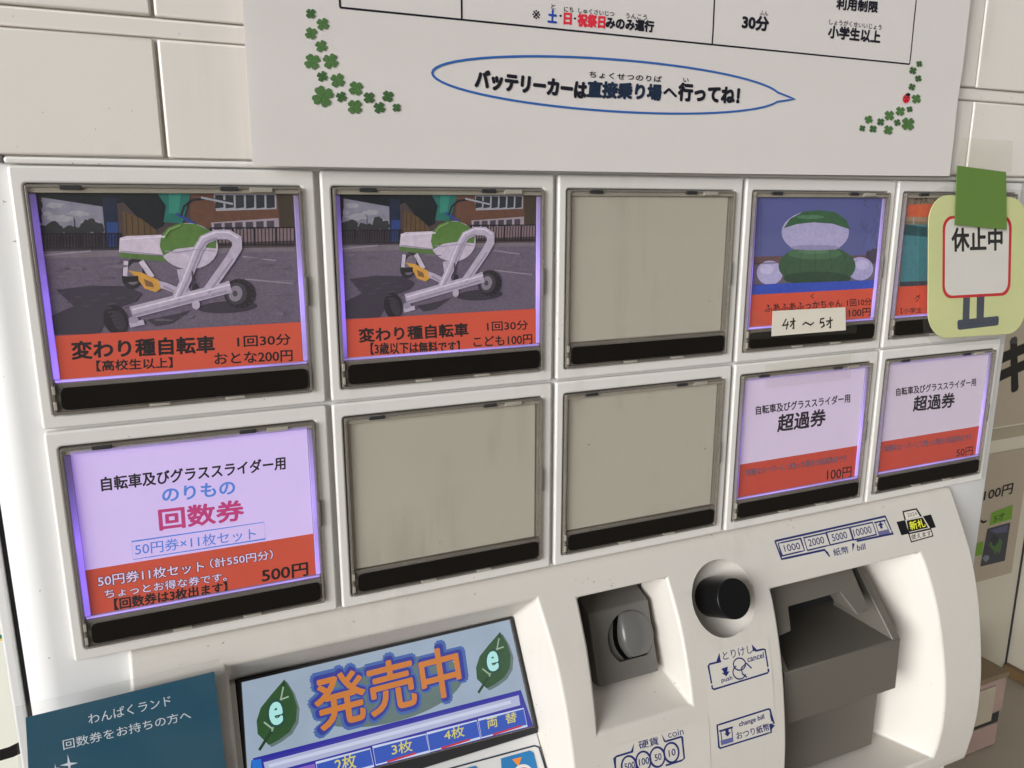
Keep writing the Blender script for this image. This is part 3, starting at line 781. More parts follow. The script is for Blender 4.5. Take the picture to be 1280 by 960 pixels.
# shallow lens right of the slot, filling the round recess; the slot runs along its rounded left edge
def slot_x(y): return -0.052 - 0.022 * math.cos(y * 14) + 1.5 * max(0.0, -y) ** 2 * 1.6
b = bmesh.new(); NR, NC = 34, 30; R_ = 0.1305; rows = []
for i in range(NR + 1):
    y = 0.125 - 0.229 * i / NR
    x1 = math.sqrt(max(0.0, R_ * R_ - y * y)); x0 = min(slot_x(y) + 0.012, x1 - 0.004); row = []
    for j in range(NC + 1):
        k = j / NC; x = x0 + (x1 - x0) * k ** 1.25
        h = 0.044 * (1 - min(1.2, ((x - 0.03) ** 2 + y * y) / (0.135 ** 2))) - 0.016
        e = min(1.0, (x - x0) / 0.03); e = math.sqrt(max(0.0, 1 - (1 - e) ** 2)); eb = min(1.0, max(0.0, (y + 0.1045) / 0.012))
        row.append(b.verts.new(on_coin(x, y, -0.026 + (h + 0.026) * e * max(0.0, math.sqrt(max(0.0, 1 - (1 - eb) ** 2))))))
    rows.append(row)
for i in range(NR):
    for j in range(NC): b.faces.new((rows[i][j], rows[i][j + 1], rows[i + 1][j + 1], rows[i + 1][j]))
m = MB(); m.add(b, GREYL); m.build("coin_guide", coin, 80)
b = bmesh.new(); P = [(slot_x(0.118 - 0.228 * k / 14), 0.118 - 0.228 * k / 14) for k in range(15)]
for k in range(14):
    (xa, ya), (xb, yb) = P[k], P[k + 1]
    b.faces.new([b.verts.new(on_coin(x, y, -0.0245)) for x, y in ((xa - 0.014, ya), (xa + 0.016, ya), (xb + 0.016, yb), (xb - 0.014, yb))])
m = MB(); m.add(b, plastic('slot_black', (0.003, 0.003, 0.003), 0.8, spec=0.05)); m.build("slot_opening", coin)
b = bmesh.new(); rows = []
for i in range(13):
    y = 0.03 - 0.11 * i / 12; rows.append([b.verts.new(on_coin(-0.098 - 0.010 * math.cos(y * 12) + q, y, h)) for q, h in ((-0.006, -0.026), (0.0, -0.019), (0.006, -0.026))])
for i in range(12):
    for j in range(2): b.faces.new((rows[i][j], rows[i][j + 1], rows[i + 1][j + 1], rows[i + 1][j]))
m = MB(); m.add(b, GREY); m.build("guide_rib", coin)

# ---- bill unit
m = MB()
m.prism_u([(2.472, -0.25), (2.472, 0.252), (2.79, 0.258), (2.795, 0.10), (2.795, -0.25)], 3.205, 4.05, TAUPE, 0.008, 3)
bill = m.build("bill_acceptor", mach, 30)
m = MB(); m.prism_u([(2.10, -0.10), (2.115, -0.11 + 0.02), (2.480, 0.252), (2.50, 0.2), (2.50, -0.2), (2.10, -0.2)], 3.995, 4.053, TAUPE, 0.006, 3); m.build("side_cheek", bill)
m = MB(); m.prism_u([(2.10, -0.10), (2.115, -0.09), (2.480, 0.252), (2.50, 0.2), (2.50, -0.2), (2.10, -0.2)], 3.203, 3.235, TAUPE, 0.006, 3); m.build("side_cheek", bill)
hs_ = plane(2.03, 0.0, 0.74)
m = MB(); m.plate([(3.19, 2.0), (3.845, 2.0), (3.853, 2.287), (3.756, 2.291), (3.700, 2.182), (3.326, 2.186), (3.290, 2.283), (3.19, 2.292)], hs_, -0.17, 0.0, TAUPE, 0.009, 3); m.build("mouth_hood", bill)
m = MB(); m.box(3.18, 4.08, 2.797, 3.268, -0.28, 0.12, TAUPE, 0.008, 3); m.build("lower_housing", bill)
m = MB(); m.box(3.17, 4.12, 2.04, 2.79, -0.295, -0.24, SHADOWGAP); m.build("slot_backing", bill)  # dark plate added for the unlit void behind the bill mouth

# ---- display
ss = plane(2.03, -0.12, 0.375)
cS = crop(280, 740, 3.0476)
m = MB()
m.plate([(0.512, 2.035), (1.80, 2.035), (1.845, 2.545), (0.512, 2.565)], ss, -0.03, 0.0, SHADOWGAP, 0.004); disp = m.build("display_screen", mach)
m = MB(); m.plate([(0.484, 2.03), (0.511, 2.03), (0.511, 2.57), (0.484, 2.57)], ss, -0.03, 0.016, CONS, 0.004); m.build("bezel_strip", disp)
for (o_, d_) in ((-0.010, 0.012), (0.0, 0.006)):
    P = [(62, 338), (1090, 98), (1184, 512), (92, 796)]
    pr = Print(ss, cS, d_)
    q = [pr.uv(z) for z in P]; cx = sum(z[0] for z in q) / 4; cy = sum(z[1] for z in q) / 4
    n_ = lambda z, e: (z[0] + (e if z[0] < cx else -e), z[1] + (e if z[1] < cy else -e))
    mm = MB(); A_ = [n_(z, o_) for z in q]; B_ = [n_(z, o_ + (0.010 if o_ < 0 else 0.005)) for z in q]
    bmx = bmesh.new()
    for i in range(4):
        j = (i + 1) % 4
        v = [bmx.verts.new(W(z[0], z[1], ss(z[1]) + d_)) for z in (A_[i], A_[j], B_[j], B_[i])]; bmx.faces.new(v)
        v = [bmx.verts.new(W(B_[i][0], B_[i][1], ss(B_[i][1]) + d_)), bmx.verts.new(W(B_[j][0], B_[j][1], ss(B_[j][1]) + d_)), bmx.verts.new(W(B_[j][0], B_[j][1], ss(B_[j][1]))), bmx.verts.new(W(B_[i][0], B_[i][1], ss(B_[i][1])))]; bmx.faces.new(v)
    mm.add(bmx, SHADOWGAP if o_ < 0 else FRAME, smooth=False); mm.build("screen_frame", disp)
def sc(r, g, b, k=0.30, spread=0.04, scale=60):
    """what the lit display shows: gives off its own light"""
    m_, t, bs = nodes("display_colour"); c = [lin(r), lin(g), lin(b)]
    n = objco(t, scale); mx = t.nodes.new("ShaderNodeMix"); mx.data_type = 'RGBA'
    mx.inputs[6].default_value = (*[x * (1 - spread) for x in c], 1); mx.inputs[7].default_value = (*[x * (1 + spread) for x in c], 1)
    t.links.new(n.outputs[0], mx.inputs[0]); t.links.new(mx.outputs[2], bs.inputs["Emission Color"]); bs.inputs["Emission Strength"].default_value = 0.42
    bs.inputs["Base Color"].default_value = (0.03, 0.03, 0.035, 1); bs.inputs["Roughness"].default_value = 0.25
    return m_
pr = Print(ss, cS, 0.001)
pr.poly([(66, 342), (1086, 102), (1178, 510), (94, 790)], sc(150, 166, 184, spread=0.12, scale=70))
YEL = sc(206, 196, 96); NAVY = sc(38, 36, 150); TABB = sc(44, 80, 176); REDU = sc(190, 40, 48); PAL = sc(196, 206, 230)
pr.ell((620, 380), 300, 118, sc(92, 112, 108, spread=0.2), -14, 48)
for d_, mm_ in ((0.075, sc(64, 96, 160)), (0.05, sc(44, 52, 140)), (0.018, sc(196, 118, 44, spread=0.10))):
    pr.text("発売中", (340 - d_ * 260, 340 - d_ * 260), (878 + d_ * 260, 206 - d_ * 330), (366 - d_ * 260, 526 + d_ * 280), mm_, d_)
for cx, cy, k in ((200, 470, 1.0), (1025, 270, 0.86)):
    sh = lambda P, dx=0, dy=0: [(cx + dx + x * k, cy + dy + y * k) for x, y in P]
    leaf = [(30, -138), (60, -90), (78, -35), (74, 20), (50, 62), (10, 92), (-20, 108), (-30, 112), (-72, 70), (-76, 20), (-60, -30), (-20, -80)]
    pr.poly(sh(leaf, 10, 8), sc(96, 112, 112)); pr.poly(sh(leaf), sc(40, 78, 40, spread=0.25, scale=300))
    pr.stroke(sh([(-66, 132), (-20, 60), (6, -10), (30, -130)]), 0.012, sc(30, 58, 32)); pr.stroke(sh([(-16, 50), (-48, 25)]), 0.006, sc(150, 176, 150)); pr.stroke(sh([(-18, 60), (6, -10), (26, -110)]), 0.007, sc(140, 168, 140)); pr.stroke(sh([(12, -60), (46, -72)]), 0.006, sc(150, 176, 150))
    pr.text("e", sh([(-30, -46)])[0], sh([(20, -58)])[0], sh([(-24, 42)])[0], sc(30, 70, 60), 0.07); pr.text("e", sh([(-26, -42)])[0], sh([(16, -52)])[0], sh([(-21, 36)])[0], sc(168, 224, 220), 0.04)
pr.poly([(104, 640), (1132, 378), (1178, 510), (94, 790)], sc(46, 44, 150))
pr.poly([(110, 632), (1130, 372), (1132, 384), (112, 644)], NAVY)
pr.poly([(150, 648), (1122, 392), (1128, 430), (160, 690)], sc(170, 176, 206, spread=0.08)); pr.poly([(170, 655), (1090, 412), (1094, 424), (172, 668)], sc(196, 202, 226))
pr.poly([(106, 640), (140, 634), (150, 700), (110, 786)], sc(30, 110, 200))
tabs = [((350, 650), (556, 595), "2枚", (420, 632), (500, 610), (424, 690)), ((566, 590), (768, 540), "3枚", (636, 578), (714, 560), (640, 622)), ((772, 538), (962, 488), "4枚", (836, 524), (912, 506), (840, 566)), ((968, 486), (1140, 442), "両替", (1000, 484), (1112, 456), (1004, 524))]
for a, b_, s_, tl, tr, bl in tabs:
    ln = [a, b_, (b_[0] + 14, b_[1] + 66), (a[0] + 12, a[1] + 68)]
    pr.poly(ln, TABB); pr.stroke(ln, 0.005, PAL, True)
    if s_ == "両替":
        pr.text("両", (1000, 482), (1038, 473), (1004, 520), YEL, 0.01); pr.text("替", (1070, 464), (1112, 454), (1074, 502), YEL, 0.01)
    else: pr.text(s_, tl, tr, bl, YEL, 0.01)
    pr.stroke([(a[0] + 55, a[1] + 56), (a[0] + 120, a[1] + 36), (a[0] + 165, a[1] + 22)], 0.008, REDU)
pr.poly([(150, 702), (345, 652), (356, 716), (150, 770)], sc(130, 96, 190))
pr.build("screen_picture", disp)

# plate with order buttons below the display
ps = plane(2.548, 0.040, 0.53)
m = MB(); m.plate([(0.486, 2.575), (1.842, 2.548), (1.872, 2.86), (0.486, 2.86)], ps, 0.004, 0.022, BODY, 0.006, 3); opl = m.build("order_button_plate", mach)
fs = plane(2.548, 0.064, 0.53)
pr = Print(fs, PX, 0.001)
OUT = ink(40, 46, 60); TEALB = ink(44, 112, 164); OR = ink(226, 128, 50)
pr.stroke([(520, 972), (668, 932), (674, 934), (686, 975)], 0.006, OUT)
pr.poly([(626, 948), (662, 938), (667, 941), (676, 978), (628, 985)], TEALB); pr.poly([(640, 949), (652, 946), (648, 958)], OR); pr.ell((654, 966), 12, 11, ink(200, 200, 200)); pr.ell((655, 967), 9, 8, ink(214, 96, 60))
pr.poly([(574, 962), (594, 957), (597, 960), (602, 985), (576, 990)], TEALB)
pr.build("order_button_sticker", opl)

# ---- stickers on the console
BL = ink(34, 40, 92); STK = ink(188, 183, 175)
def sticker(name, uv0, uv1, nv=6):
    pr = Print(console_d, PX, 0.0018); pr.sheet(uv0, uv1, STK, True, 1, nv); return pr
def uvr(a, b): return None
cB = crop(960, 620, 5.3333)
pr = Print(console_d, cB, 0.0016); pr.sheet((3.262, 1.806), (4.125, 1.976), STK, True, 1, 8)
pr.stroke([(45, 300), (780, 135), (830, 250), (590, 300)], 0.010, BL); pr.stroke([(45, 300), (90, 420), (375, 358), (410, 402)], 0.010, BL)
for a, t in (((66, 315), "1000"), ((236, 278), "2000"), ((388, 242), "5000"), ((545, 208), "10000")):
    x, y = a; pr.stroke([(x, y), (x + 150, y - 33), (x + 176, y + 48), (x + 26, y + 84)], 0.007, BL, True)
pr.text("1000", (100, 328), (205, 308), (112, 372), BL, 0.008); pr.text("2000", (262, 290), (366, 268), (272, 336), BL, 0.008)
pr.text("5000", (418, 256), (518, 234), (430, 302), BL, 0.008); pr.text("10000", (562, 224), (680, 198), (574, 270), BL, 0.008)
pr.text("紙幣", (428, 352), (528, 332), (440, 400), BL, 0.012); pr.text("bill", (590, 326), (644, 316), (594, 364), BL, 0.02)
pr.poly([(380, 358), (412, 408), (398, 372)], BL); pr.poly([(558, 314), (562, 372), (576, 316)], BL)
pr.poly([(704, 172), (780, 156), (784, 166), (708, 182)], BL); pr.poly([(728, 236), (802, 220), (812, 246), (736, 262)], ink(96, 94, 130)); pr.stroke([(716, 180), (732, 240)], 0.005, BL); pr.stroke([(772, 168), (800, 222)], 0.005, BL)
pr.poly([(746, 172), (768, 192), (756, 194), (764, 214), (748, 217), (742, 197), (730, 200)], BL)
pr.build("bill_label", mach)
pr = Print(console_d, cB, 0.0016); KY = ink(232, 214, 60); WH = ink(196, 190, 180); CR = ink(188, 183, 175)
pr.poly([(850, 135), (1060, 60), (1080, 75), (1145, 255), (1130, 275), (950, 320), (935, 305)], CR)
pr.poly([(855, 172), (1085, 122), (1118, 208), (888, 262)], KB)
pr.poly([(894, 100), (990, 80), (1022, 130), (1030, 140), (912, 168), (905, 150)], KB); pr.poly([(904, 108), (984, 91), (1012, 136), (918, 158)], WH)
pr.poly([(912, 160), (1030, 134), (1078, 212), (944, 243), (936, 236)], WH); pr.poly([(922, 164), (1028, 142), (1066, 210), (936, 240)], KB)
pr.poly([(932, 250), (1086, 216), (1102, 268), (952, 310)], KB); pr.poly([(942, 254), (1082, 224), (1093, 262), (957, 300)], WH)
pr.text("2024", (924, 116), (986, 103), (930, 140), ink(90, 84, 84), 0.0); pr.text("新札", (936, 172), (1036, 150), (950, 226), KY, 0.02); pr.text("使えます", (950, 258), (1082, 228), (956, 292), KB, 0.012)
pr.build("new_note_label", mach)
cC = crop(840, 680, 3.4286)
pr = Print(console_d, cC, 0.0016)
P = [(135, 470), (395, 398), (408, 405), (415, 440), (452, 800), (448, 815), (432, 822)]
a = pr.uv((137, 470)); b_ = pr.uv((440, 815))
pr.sheet((2.684, 2.245), (3.085, 2.735), STK, True, 1, 10)
pr.stroke([(210, 502), (160, 514), (155, 522), (172, 618), (180, 622), (408, 552), (413, 545), (398, 452), (390, 450), (355, 458)], 0.009, BL)
pr.poly([(202, 464), (208, 502), (188, 506)], BL); pr.poly([(340, 428), (364, 454), (346, 460)], BL)
pr.text("とりけし", (214, 462), (340, 430), (220, 498), BL, 0.008); pr.text("cancel", (320, 482), (390, 462), (324, 506), BL, 0.02); pr.text("push", (210, 574), (256, 562), (212, 598), BL, 0.02)
pr.poly([(210, 534), (238, 524), (236, 546), (246, 544), (232, 566), (212, 552), (222, 550)], BL)
pr.stroke([(288 + 26 * math.cos(t * .35), 514 + 26 * math.sin(t * .35)) for t in range(18)], 0.007, BL, True); pr.stroke([(288 + 28 * math.cos(t * .3 + .3), 548 + 30 * math.sin(t * .3 + .3)) for t in range(14)], 0.007, BL)
pr.stroke([(318, 510), (296, 530), (300, 555), (320, 570)], 0.007, BL); pr.stroke([(318, 510), (340, 532)], 0.007, BL)
pr.stroke([(192, 776), (412, 706), (418, 708), (436, 768), (420, 772), (424, 806), (206, 874), (200, 870)], 0.009, BL, True)
pr.poly([(416, 722), (438, 766), (424, 758)], BL); pr.poly([(420, 770), (440, 776), (424, 796)], BL)
pr.text("change bill", (284, 762), (392, 728), (288, 788), BL, 0.02); pr.text("おつり紙幣", (272, 806), (412, 766), (278, 838), BL, 0.012)
pr.poly([(200, 798), (258, 780), (260, 788), (203, 806)], BL); pr.poly([(206, 842), (260, 826), (262, 846), (210, 862)], ink(86, 90, 140)); pr.poly([(226, 796), (240, 792), (242, 806), (250, 804), (238, 824), (222, 812), (229, 810)], BL)
pr.stroke([(208, 806), (212, 840)], 0.005, BL); pr.stroke([(254, 790), (258, 826)], 0.005, BL)
pr.build("cancel_label", mach)
cN = crop(600, 880, 4.5714)
pr = Print(console_d, cN, 0.0016); pr.sheet((2.092, 2.545), (2.672, 2.85), STK, True, 1, 6)
pr.stroke([(872, 270), (780, 298), (768, 308), (778, 440)], 0.010, BL); pr.stroke([(1056, 214), (1148, 186), (1154, 190), (1166, 310), (1150, 322), (1060, 350)], 0.010, BL)
pr.poly([(880, 222), (874, 276), (858, 276)], BL); pr.poly([(1034, 168), (1062, 214), (1050, 216)], BL)
pr.text("硬貨", (902, 212), (1014, 184), (910, 258), BL, 0.016); pr.text("coin", (1070, 158), (1158, 136), (1076, 194), BL, 0.004)
for x, y, t in ((850, 352, "500"), (932, 326, "100"), (1012, 302, "50"), (1092, 276, "10")):
    pr.stroke([(x + 42 * math.cos(k * math.pi / 14), y + 56 * math.sin(k * math.pi / 14)) for k in range(28)], 0.010, BL, True)
    h_ = 29 if len(t) == 3 else 19
    pr.text(t, (x - h_ + 2, y - 16 + h_ * .13), (x + h_ + 2, y - 22 - h_ * .13), (x - h_ + 6, y + 22 + h_ * .13), BL, 0.012)
pr.build("coin_label", mach)

# ------------------------------------------------------------------ things fixed on or near the machine
# big laminated poster
PO = lambda v: 0.05 + 0.0035 * math.sin(v * 6.5 + 0.8) + 0.0015 * math.sin(v * 17)      # the sheet bellies a little
PAPERM = ink(206, 200, 197, spread=0.015, rough=0.35)
poster = empty("poster", W(2.48, -0.078, 0.05), "large white laminated poster with clovers and a blue speech bubble above the buttons", "poster")
m = MB(); b = bmesh.new(); rows = []
for k in range(41):
    t = k / 40; v0 = -1.571 + 1.5 * t
    u0 = 0.708 + 0.008 * math.sin((1 - t) * 3.2 + 0.4); row = []
    for j in range(25):
        s_ = j / 24; u = u0 + (4.262 - 0.004 * (1 - t) - u0) * s_; v = v0 + (0.004 * math.sin(s_ * 3) - 0.016 * s_) * t
        row.append(b.verts.new(W(u, v, PO(v))))
    rows.append(row)
for k in range(40):
    for j in range(24): b.faces.new((rows[k][j], rows[k][j + 1], rows[k + 1][j + 1], rows[k + 1][j]))
back = [[b.verts.new(v.co + Vector((0, 0.003 * S, 0))) for v in r] for r in rows]
for k in range(40):
    for j in range(24): b.faces.new((back[k][j], back[k + 1][j], back[k + 1][j + 1], back[k][j + 1]))
rim = [(0, j) for j in range(24)] + [(k, 24) for k in range(40)] + [(40, j) for j in range(24, 0, -1)] + [(k, 0) for k in range(40, 0, -1)]
for z, (k, j) in enumerate(rim):
    k2, j2 = rim[(z + 1) % len(rim)]; b.faces.new((rows[k][j], back[k][j], back[k2][j2], rows[k2][j2]))
m.add(b, PAPERM); m.build("sheet", poster, 60)
pA = crop(300, 0, 3.2); pB = crop(640, 0, 2.4615)
pr = Print(PO, pB, 0.0012); pr.curved = True
TX = ink(22, 22, 34); TXB = ink(26, 40, 62); BUB = ink(44, 92, 160); CLV = ink(74, 108, 60, spread=0.1); CLD = ink(60, 92, 52); RED = ink(206, 44, 60); BLUE = ink(38, 70, 160)
X0, X1 = pr.uv((-558, -0.0))[0], pr.uv((1238, 40))[0]
def L_(pts, w=0.0065, mm=None): pr.stroke(pts, w, mm or TX)
vb = [seen(425, 12, PO), seen(577, 26, PO), seen(890, 55, PO), seen(1137, 78, PO)]
vy = sum(q[1] for q in vb) / 4
pr.strokeuv([(vb[0][0], vy), (vb[3][0], vy)], 0.007, TX)
for q in vb: pr.strokeuv([(q[0], vy), (q[0] - 0.004, -1.5)], 0.007, TX)
pr.text("※", (62, 30), (86, 32), (62, 58), TX, 0.0)
pr.text("土", (112, 30), (138, 33), (110, 68), BLUE, 0.055); pr.text("・", (146, 46), (152, 46), (146, 52), TX, 0.02); pr.text("日", (160, 40), (182, 42), (159, 74), RED, 0.055); pr.text("・", (190, 54), (196, 54), (190, 60), TX, 0.02)
pr.text("祝祭日", (203, 42), (286, 50), (201, 80), RED, 0.055); pr.text("みのみ運行", (290, 52), (436, 66), (288, 86), TX, 0.055)
pr.text("と", (120, 12), (132, 13), (120, 28), TX, 0.01); pr.text("にち", (160, 20), (188, 22), (159, 36), TX, 0.01); pr.text("しゅくさいじつ", (204, 24), (314, 36), (203, 40), TX, 0.01); pr.text("うんこう", (350, 40), (414, 46), (349, 56), TX, 0.01)
pr.text("30分", (710, 46), (790, 54), (707, 88), TX, 0.055); pr.text("ふん", (762, 32), (788, 35), (761, 46), TX, 0.01)
pr.text("利用制限", (1000, -6), (1126, 6), (997, 28), TX, 0.05)
pr.text("小学生以上", (975, 78), (1134, 96), (971, 116), TX, 0.05); pr.text("しょうがくせいいじょう", (976, 58), (1136, 76), (975, 75), TX, 0.01)
# speech bubble
cx, cy = 540, 0
E1, E2 = seen(540, 92, PO), seen(975, 122, PO); T1, B1 = seen(740, 72, PO), seen(742, 138, PO)
uc, uw = (E1[0] + E2[0]) / 2, (E2[0] - E1[0]) / 2; vc, vh = (T1[1] + B1[1]) / 2, (B1[1] - T1[1]) / 2
tip = seen(993, 124, PO); P = []
for k in range(61):
    a = 0.20 + (2 * math.pi - 0.40) * k / 60
    P.append((uc + uw * math.cos(a), vc + vh * math.sin(a)))
P.append(tip); pr.strokeuv(P, 0.009, BUB, True)
pr.cr = pA
pr.text("バッテリーカーは", (945, 280), (1386, 330), (940, 350), TX, 0.06)
pr.cr = pB
pr.text("直接乗り場", (234, 250), (460, 262), (230, 298), TXB, 0.06); pr.text("へ", (466, 272), (506, 276), (465, 294), TX, 0.06); pr.text("行ってね！", (514, 256), (700, 270), (510, 308), TX, 0.06)
pr.text("ちょくせつのりば", (238, 219), (460, 235), (236, 238), TX, 0.02, 1.15); pr.text("い", (526, 240), (542, 241), (526, 252), TX, 0.02)
def clover(c, r, mm, rot):
    pr.n += 1
    for k in range(4):
        a = math.radians(rot + 90 * k); ca, sa = math.cos(a), math.sin(a)
        P = [(0, 0.02), (0.42, -0.40), (0.78, -0.46), (0.98, -0.28), (0.97, -0.08), (0.88, 0.0), (0.97, 0.08), (0.98, 0.28), (0.78, 0.46), (0.42, 0.40)]
        pr.poly([(c[0] + r * (x * ca - y * sa), c[1] + r * (x * sa + y * ca)) for x, y in P], mm, step=False)
pr.cr = pA
for x, y, r in ((282, 55, 21), (330, 97, 26), (283, 134, 25), (324, 185, 25), (288, 247, 33), (361, 245, 32), (328, 306, 22), (389, 322, 30), (462, 354, 30), (330, 386, 44), (404, 388, 22), (458, 428, 31), (515, 391, 24), (590, 386, 24), (556, 431, 24), (625, 431, 18)):
    clover((x, y), r, CLV if r > 24 else CLD, random.uniform(25, 65))
pr.cr = crop(980, 60, 2.4)
for x, y, r in ((404, 48, 10), (385, 68, 12), (401, 92, 11), (382, 117, 11), (395, 153, 15), (375, 184, 10), (347, 190, 15), (314, 203, 16), (338, 224, 11), (288, 222, 12), (252, 215, 13), (233, 241, 10), (265, 243, 12), (311, 246, 15), (370, 228, 21)):
    clover((x, y), r, CLV if r > 12 else CLD, random.uniform(25, 65))
pr.ell((365, 152), 11, 14, RED, 20); pr.ell((370, 140), 7, 5, KB); pr.stroke([(369, 141), (361, 165)], 0.003, KB)
for x, y in ((360, 148), (369, 158), (362, 158), (370, 149)): pr.ell((x, y), 2.2, 2.2, KB, 0, 10)
pr.build("print", poster)
m = MB(); m.box(0.69, 4.275, -1.58, -0.066, 0.0512 + 0.012, 0.0520 + 0.012, clear("poster_film", (0.99, 0.99, 0.99), gloss=0.02, rough=0.16)); m.build("laminate_film", poster)

# hand-written age slip on the fourth button
AG = flat(0.019)
slip = empty("age_slip", W(3.5, 0.66, 0.019), "small white paper slip with handwritten ages taped on the fourth picture button", "paper slip")
q = [seen(*c4(*z), AG) for z in ((163, 600), (485, 583), (487, 685), (157, 712))]
m = MB(); m.plate(q, AG, 0.0, 0.002, ink(212, 206, 196), 0.0); m.build("paper", slip)
pr = Print(AG, c4, 0.003)
HW = ink(22, 20, 20)
for st in ([(222, 634), (206, 664), (232, 660)], [(229, 646), (222, 682)], [(238, 648), (262, 644)], [(253, 630), (255, 680), (248, 674)], [(253, 650), (238, 670)],
           [(294, 662), (306, 650), (318, 656), (330, 662), (344, 650)], [(372, 636), (390, 632)], [(374, 638), (372, 652), (386, 650), (390, 664), (376, 674)], [(398, 646), (428, 640)], [(416, 626), (418, 676), (411, 670)], [(416, 646), (400, 664)]):
    pr.stroke(st, 0.008, HW)
pr.build("handwriting", slip)
def tape(name, quad, surf, mm, label, th=0.0015, cat="tape"):
    q = [seen(*z, surf) for z in quad]
    m = MB(); m.plate(q, surf, 0.0, th, mm, 0.0); return tag(m.build(name), label, cat)
tape("clear_tape", [c4(*z) for z in ((60, 605), (540, 580), (534, 698), (52, 728))], flat(0.0235), TAPE, "clear tape over the handwritten slip on the fourth button")
tape("clear_tape", [c9(*z) for z in ((205, 95), (600, 45), (598, 158), (208, 205))], flat(0.020), TAPE, "yellowed clear tape across the top edge of the 100 yen excess fare button")
tape("clear_tape", ((1203, 172), (1266, 176), (1264, 215), (1196, 212)), flat(0.046), TAPE, "clear tape sticking up above the green tape")

# notice hung over the fifth button
NS = flat(0.045)
def rq(quad, r, n=6, surf=NS):
    """rounded outline inside a pixel quad"""
    a, b, c, d = [seen(*z, surf) for z in quad]
    w_ = math.hypot(b[0] - a[0], b[1] - a[1]); h_ = math.hypot(d[0] - a[0], d[1] - a[1])
    P = []
    for x, y in rrect(0, 0, w_, h_, r, n):
        s_, t_ = x / w_, y / h_
        P.append(tuple(a[k] * (1 - s_) * (1 - t_) + b[k] * s_ * (1 - t_) + c[k] * s_ * t_ + d[k] * (1 - s_) * t_ for k in (0, 1)))
    return P
notice = empty("suspended_notice", W(4.55, 0.78, 0.045), "pale green laminated out of service notice hanging from green tape over the fifth button", "notice")
m = MB(); m.plate(rq(((1161, 243), (1285, 247), (1281, 416), (1160, 424)), 0.15), NS, -0.004, 0.0, ink(200, 203, 146, spread=0.12, scale=22)); m.build("card", notice)
pr = Print(NS, c4, 0.0008)
LEG = ink(66, 70, 84)
pr.poly([(1010, 530), (1040, 530), (1036, 645), (1006, 645)], LEG); pr.poly([(1070, 530), (1104, 530), (1100, 640), (1068, 640)], LEG)
pr.poly([(988, 640), (1164, 622), (1168, 632), (1166, 658), (1160, 664), (992, 684), (984, 678), (983, 648)], LEG); pr.stroke([(990, 662), (1164, 643)], 0.004, ink(52, 56, 70))
pr.polyuv(rq([c4(*z) for z in ((918, 178), (1226, 176), (1218, 530), (916, 546))], 0.07), ink(190, 36, 44)); pr.polyuv(rq([c4(*z) for z in ((929, 190), (1214, 188), (1207, 518), (927, 533))], 0.06), ink(214, 208, 200))
pr.text("休止中", (958, 232), (1182, 230), (960, 334), KB, 0.034)
pr.build("print", notice)
m = MB(); m.plate(rq(((1156, 232), (1294, 238), (1290, 428), (1150, 433)), 0.14), NS, 0.0125, 0.0135, FILM); m.build("laminate_film", notice)
GT = flat(0.064)
tape("green_tape", ((1196, 207), (1257, 215), (1258, 287), (1225, 284), (1193, 281)), GT, plastic("green_tape", (0.125, 0.225, 0.045), 0.5, 0.06, 30, 0.3), "strip of green tape holding the notice up", 0.003)

# teal notice in front of the lower left of the console
TS = plane(1.849, 0.10, 0.45); cT = crop(0, 780, 4)
teal = empty("teal_notice", W(0.12, 2.6, 0.44), "dark teal laminated notice for coupon holders hung at the lower left", "notice")
TEAL = ink(6, 68, 90, spread=0.06, scale=12, rough=0.35)
a, b_ = seen(*cT(128, 470), TS), seen(*cT(1072, 240), TS)
m = MB(); m.plate([a, b_, (b_[0] + 0.016, 2.6), (a[0] - 0.006, 2.62)], TS, -0.004, 0.0, TEAL); m.build("sheet", teal)
pr = Print(TS, cT, 0.0008); WT = ink(196, 204, 210)
pr.text("わんぱくランド", (438, 450), (850, 355), (445, 502), WT, 0.004); pr.text("回数券をお持ちの方へ", (312, 580), (950, 428), (318, 630), WT, 0.004)
for c, r in (((345, 700), 46), ((278, 722), 22)):
    P = []
    for k in range(8):
        q_ = r if k % 2 == 0 else r * 0.2; an = math.radians(45 * k - 8); P.append((c[0] + q_ * math.sin(an), c[1] - q_ * 1.1 * math.cos(an)))
    pr.poly(P, WT)
pr.build("print", teal)
m = MB(); m.plate([(a[0] - 0.028, a[1] - 0.045), (b_[0] + 0.022, b_[1] - 0.045), (b_[0] + 0.04, 2.64), (a[0] - 0.032, 2.66)], TS, 0.006, 0.007, FILM); m.build("laminate_film", teal)

# ------------------------------------------------------------------ behind the machine
BP = flat(BACK_D + 0.03)
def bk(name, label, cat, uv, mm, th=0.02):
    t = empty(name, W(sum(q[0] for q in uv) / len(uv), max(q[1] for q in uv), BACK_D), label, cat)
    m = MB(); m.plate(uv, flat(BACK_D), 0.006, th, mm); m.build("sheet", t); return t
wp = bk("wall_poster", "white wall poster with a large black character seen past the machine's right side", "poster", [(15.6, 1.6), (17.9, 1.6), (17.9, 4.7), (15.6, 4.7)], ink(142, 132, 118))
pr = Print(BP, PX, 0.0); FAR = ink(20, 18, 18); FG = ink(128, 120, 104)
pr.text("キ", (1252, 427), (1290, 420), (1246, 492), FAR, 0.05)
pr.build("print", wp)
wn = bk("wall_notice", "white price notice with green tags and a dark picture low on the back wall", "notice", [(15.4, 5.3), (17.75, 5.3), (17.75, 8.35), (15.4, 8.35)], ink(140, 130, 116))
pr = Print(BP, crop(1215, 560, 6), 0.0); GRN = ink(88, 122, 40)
pr.text("100円", (98, 320), (312, 262), (86, 400), FAR, 0.02)
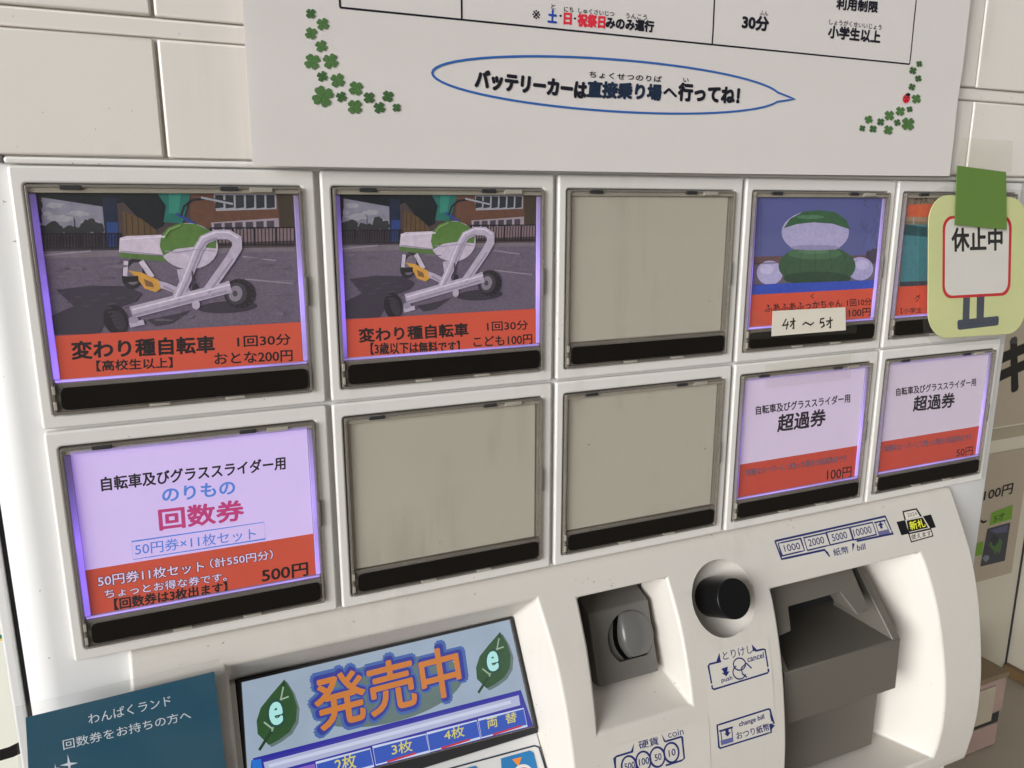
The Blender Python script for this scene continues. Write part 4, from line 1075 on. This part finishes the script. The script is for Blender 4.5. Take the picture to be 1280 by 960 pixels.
pr.poly([(148, 488), (306, 425), (298, 532), (130, 582)], GRN); pr.text("5才", (168, 505), (250, 478), (160, 560), ink(40, 58, 24), 0.02)
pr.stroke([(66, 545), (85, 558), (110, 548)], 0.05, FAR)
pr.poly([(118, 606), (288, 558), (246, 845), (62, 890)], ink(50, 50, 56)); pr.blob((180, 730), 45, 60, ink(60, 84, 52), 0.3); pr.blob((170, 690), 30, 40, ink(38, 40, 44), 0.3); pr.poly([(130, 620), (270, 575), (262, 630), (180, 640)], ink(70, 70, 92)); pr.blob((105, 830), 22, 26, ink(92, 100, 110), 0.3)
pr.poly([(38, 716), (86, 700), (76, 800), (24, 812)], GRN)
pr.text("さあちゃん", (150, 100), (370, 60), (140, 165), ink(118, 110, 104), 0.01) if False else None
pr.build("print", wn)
ln = bk("left_notice", "cream notice with a black line on the wall past the machine's left edge", "notice", [(-4.2, 3.6), (-1.55, 3.6), (-1.55, 9.0), (-4.2, 9.0)], ink(222, 216, 202))
pr = Print(BP, PX, 0.0); pr.polyuv([(-4.2, 3.62), (-1.56, 3.62), (-1.56, 9.0), (-4.2, 9.0)], ink(222, 216, 202, spread=0.03, scale=8))
pr.stroke([(-30, 950), (0, 944), (14, 940), (34, 930)], 0.16, FAR); pr.stroke([(-10, 800), (3, 795), (12, 786)], 0.05, ink(44, 110, 80)); pr.stroke([(-10, 804), (3, 799), (14, 790)], 0.03, ink(210, 190, 80))
pr.build("print", ln)

# bundle of packets on the floor at the right
PK = plastic("pink_wrapper", (0.36, 0.25, 0.22), 0.6, 0.2, 14, 0.0, 0.0); CARD_ = plastic("brown_cardboard", (0.20, 0.145, 0.09), 0.7, 0.2, 12); CRM = plastic("cream_paper", (0.42, 0.36, 0.28), 0.6, 0.15, 14)
bd = empty("packet_bundle", W(14.6, FLOOR_V, -5.6), "bundle of pink wrapped packets topped with brown cardboard on the floor", "bundle")
bx0, bx1, bd0, bd1 = 14.0, 15.36, -7.35, -5.95
m = MB(); m.box(bx0, bx1, FLOOR_V - 0.54, FLOOR_V - 0.006, bd0, bd1, PK, 0.05); m.build("lower_packet", bd)
m = MB(); m.box(bx0 + .02, bx1 - .01, FLOOR_V - 0.80, FLOOR_V - 0.542, bd0, bd1 - 0.02, SHADOWGAP, 0.02); m.build("dark_strap", bd)
m = MB(); m.box(bx0, bx1 + .03, FLOOR_V - 1.60, FLOOR_V - 0.802, bd0, bd1 + .02, PK, 0.06); m.build("upper_packet", bd)
m = MB(); m.box(bx0, bx1 + .04, FLOOR_V - 1.72, FLOOR_V - 1.602, bd0, bd1 + .03, CARD_, 0.02); m.build("cardboard_lid", bd)
m = MB(); m.box(bx0, bx1 - .35, FLOOR_V - 1.50, FLOOR_V - 0.70, bd1 + .022, bd1 + .05, CRM, 0.01); m.build("paper_wrapper", bd)
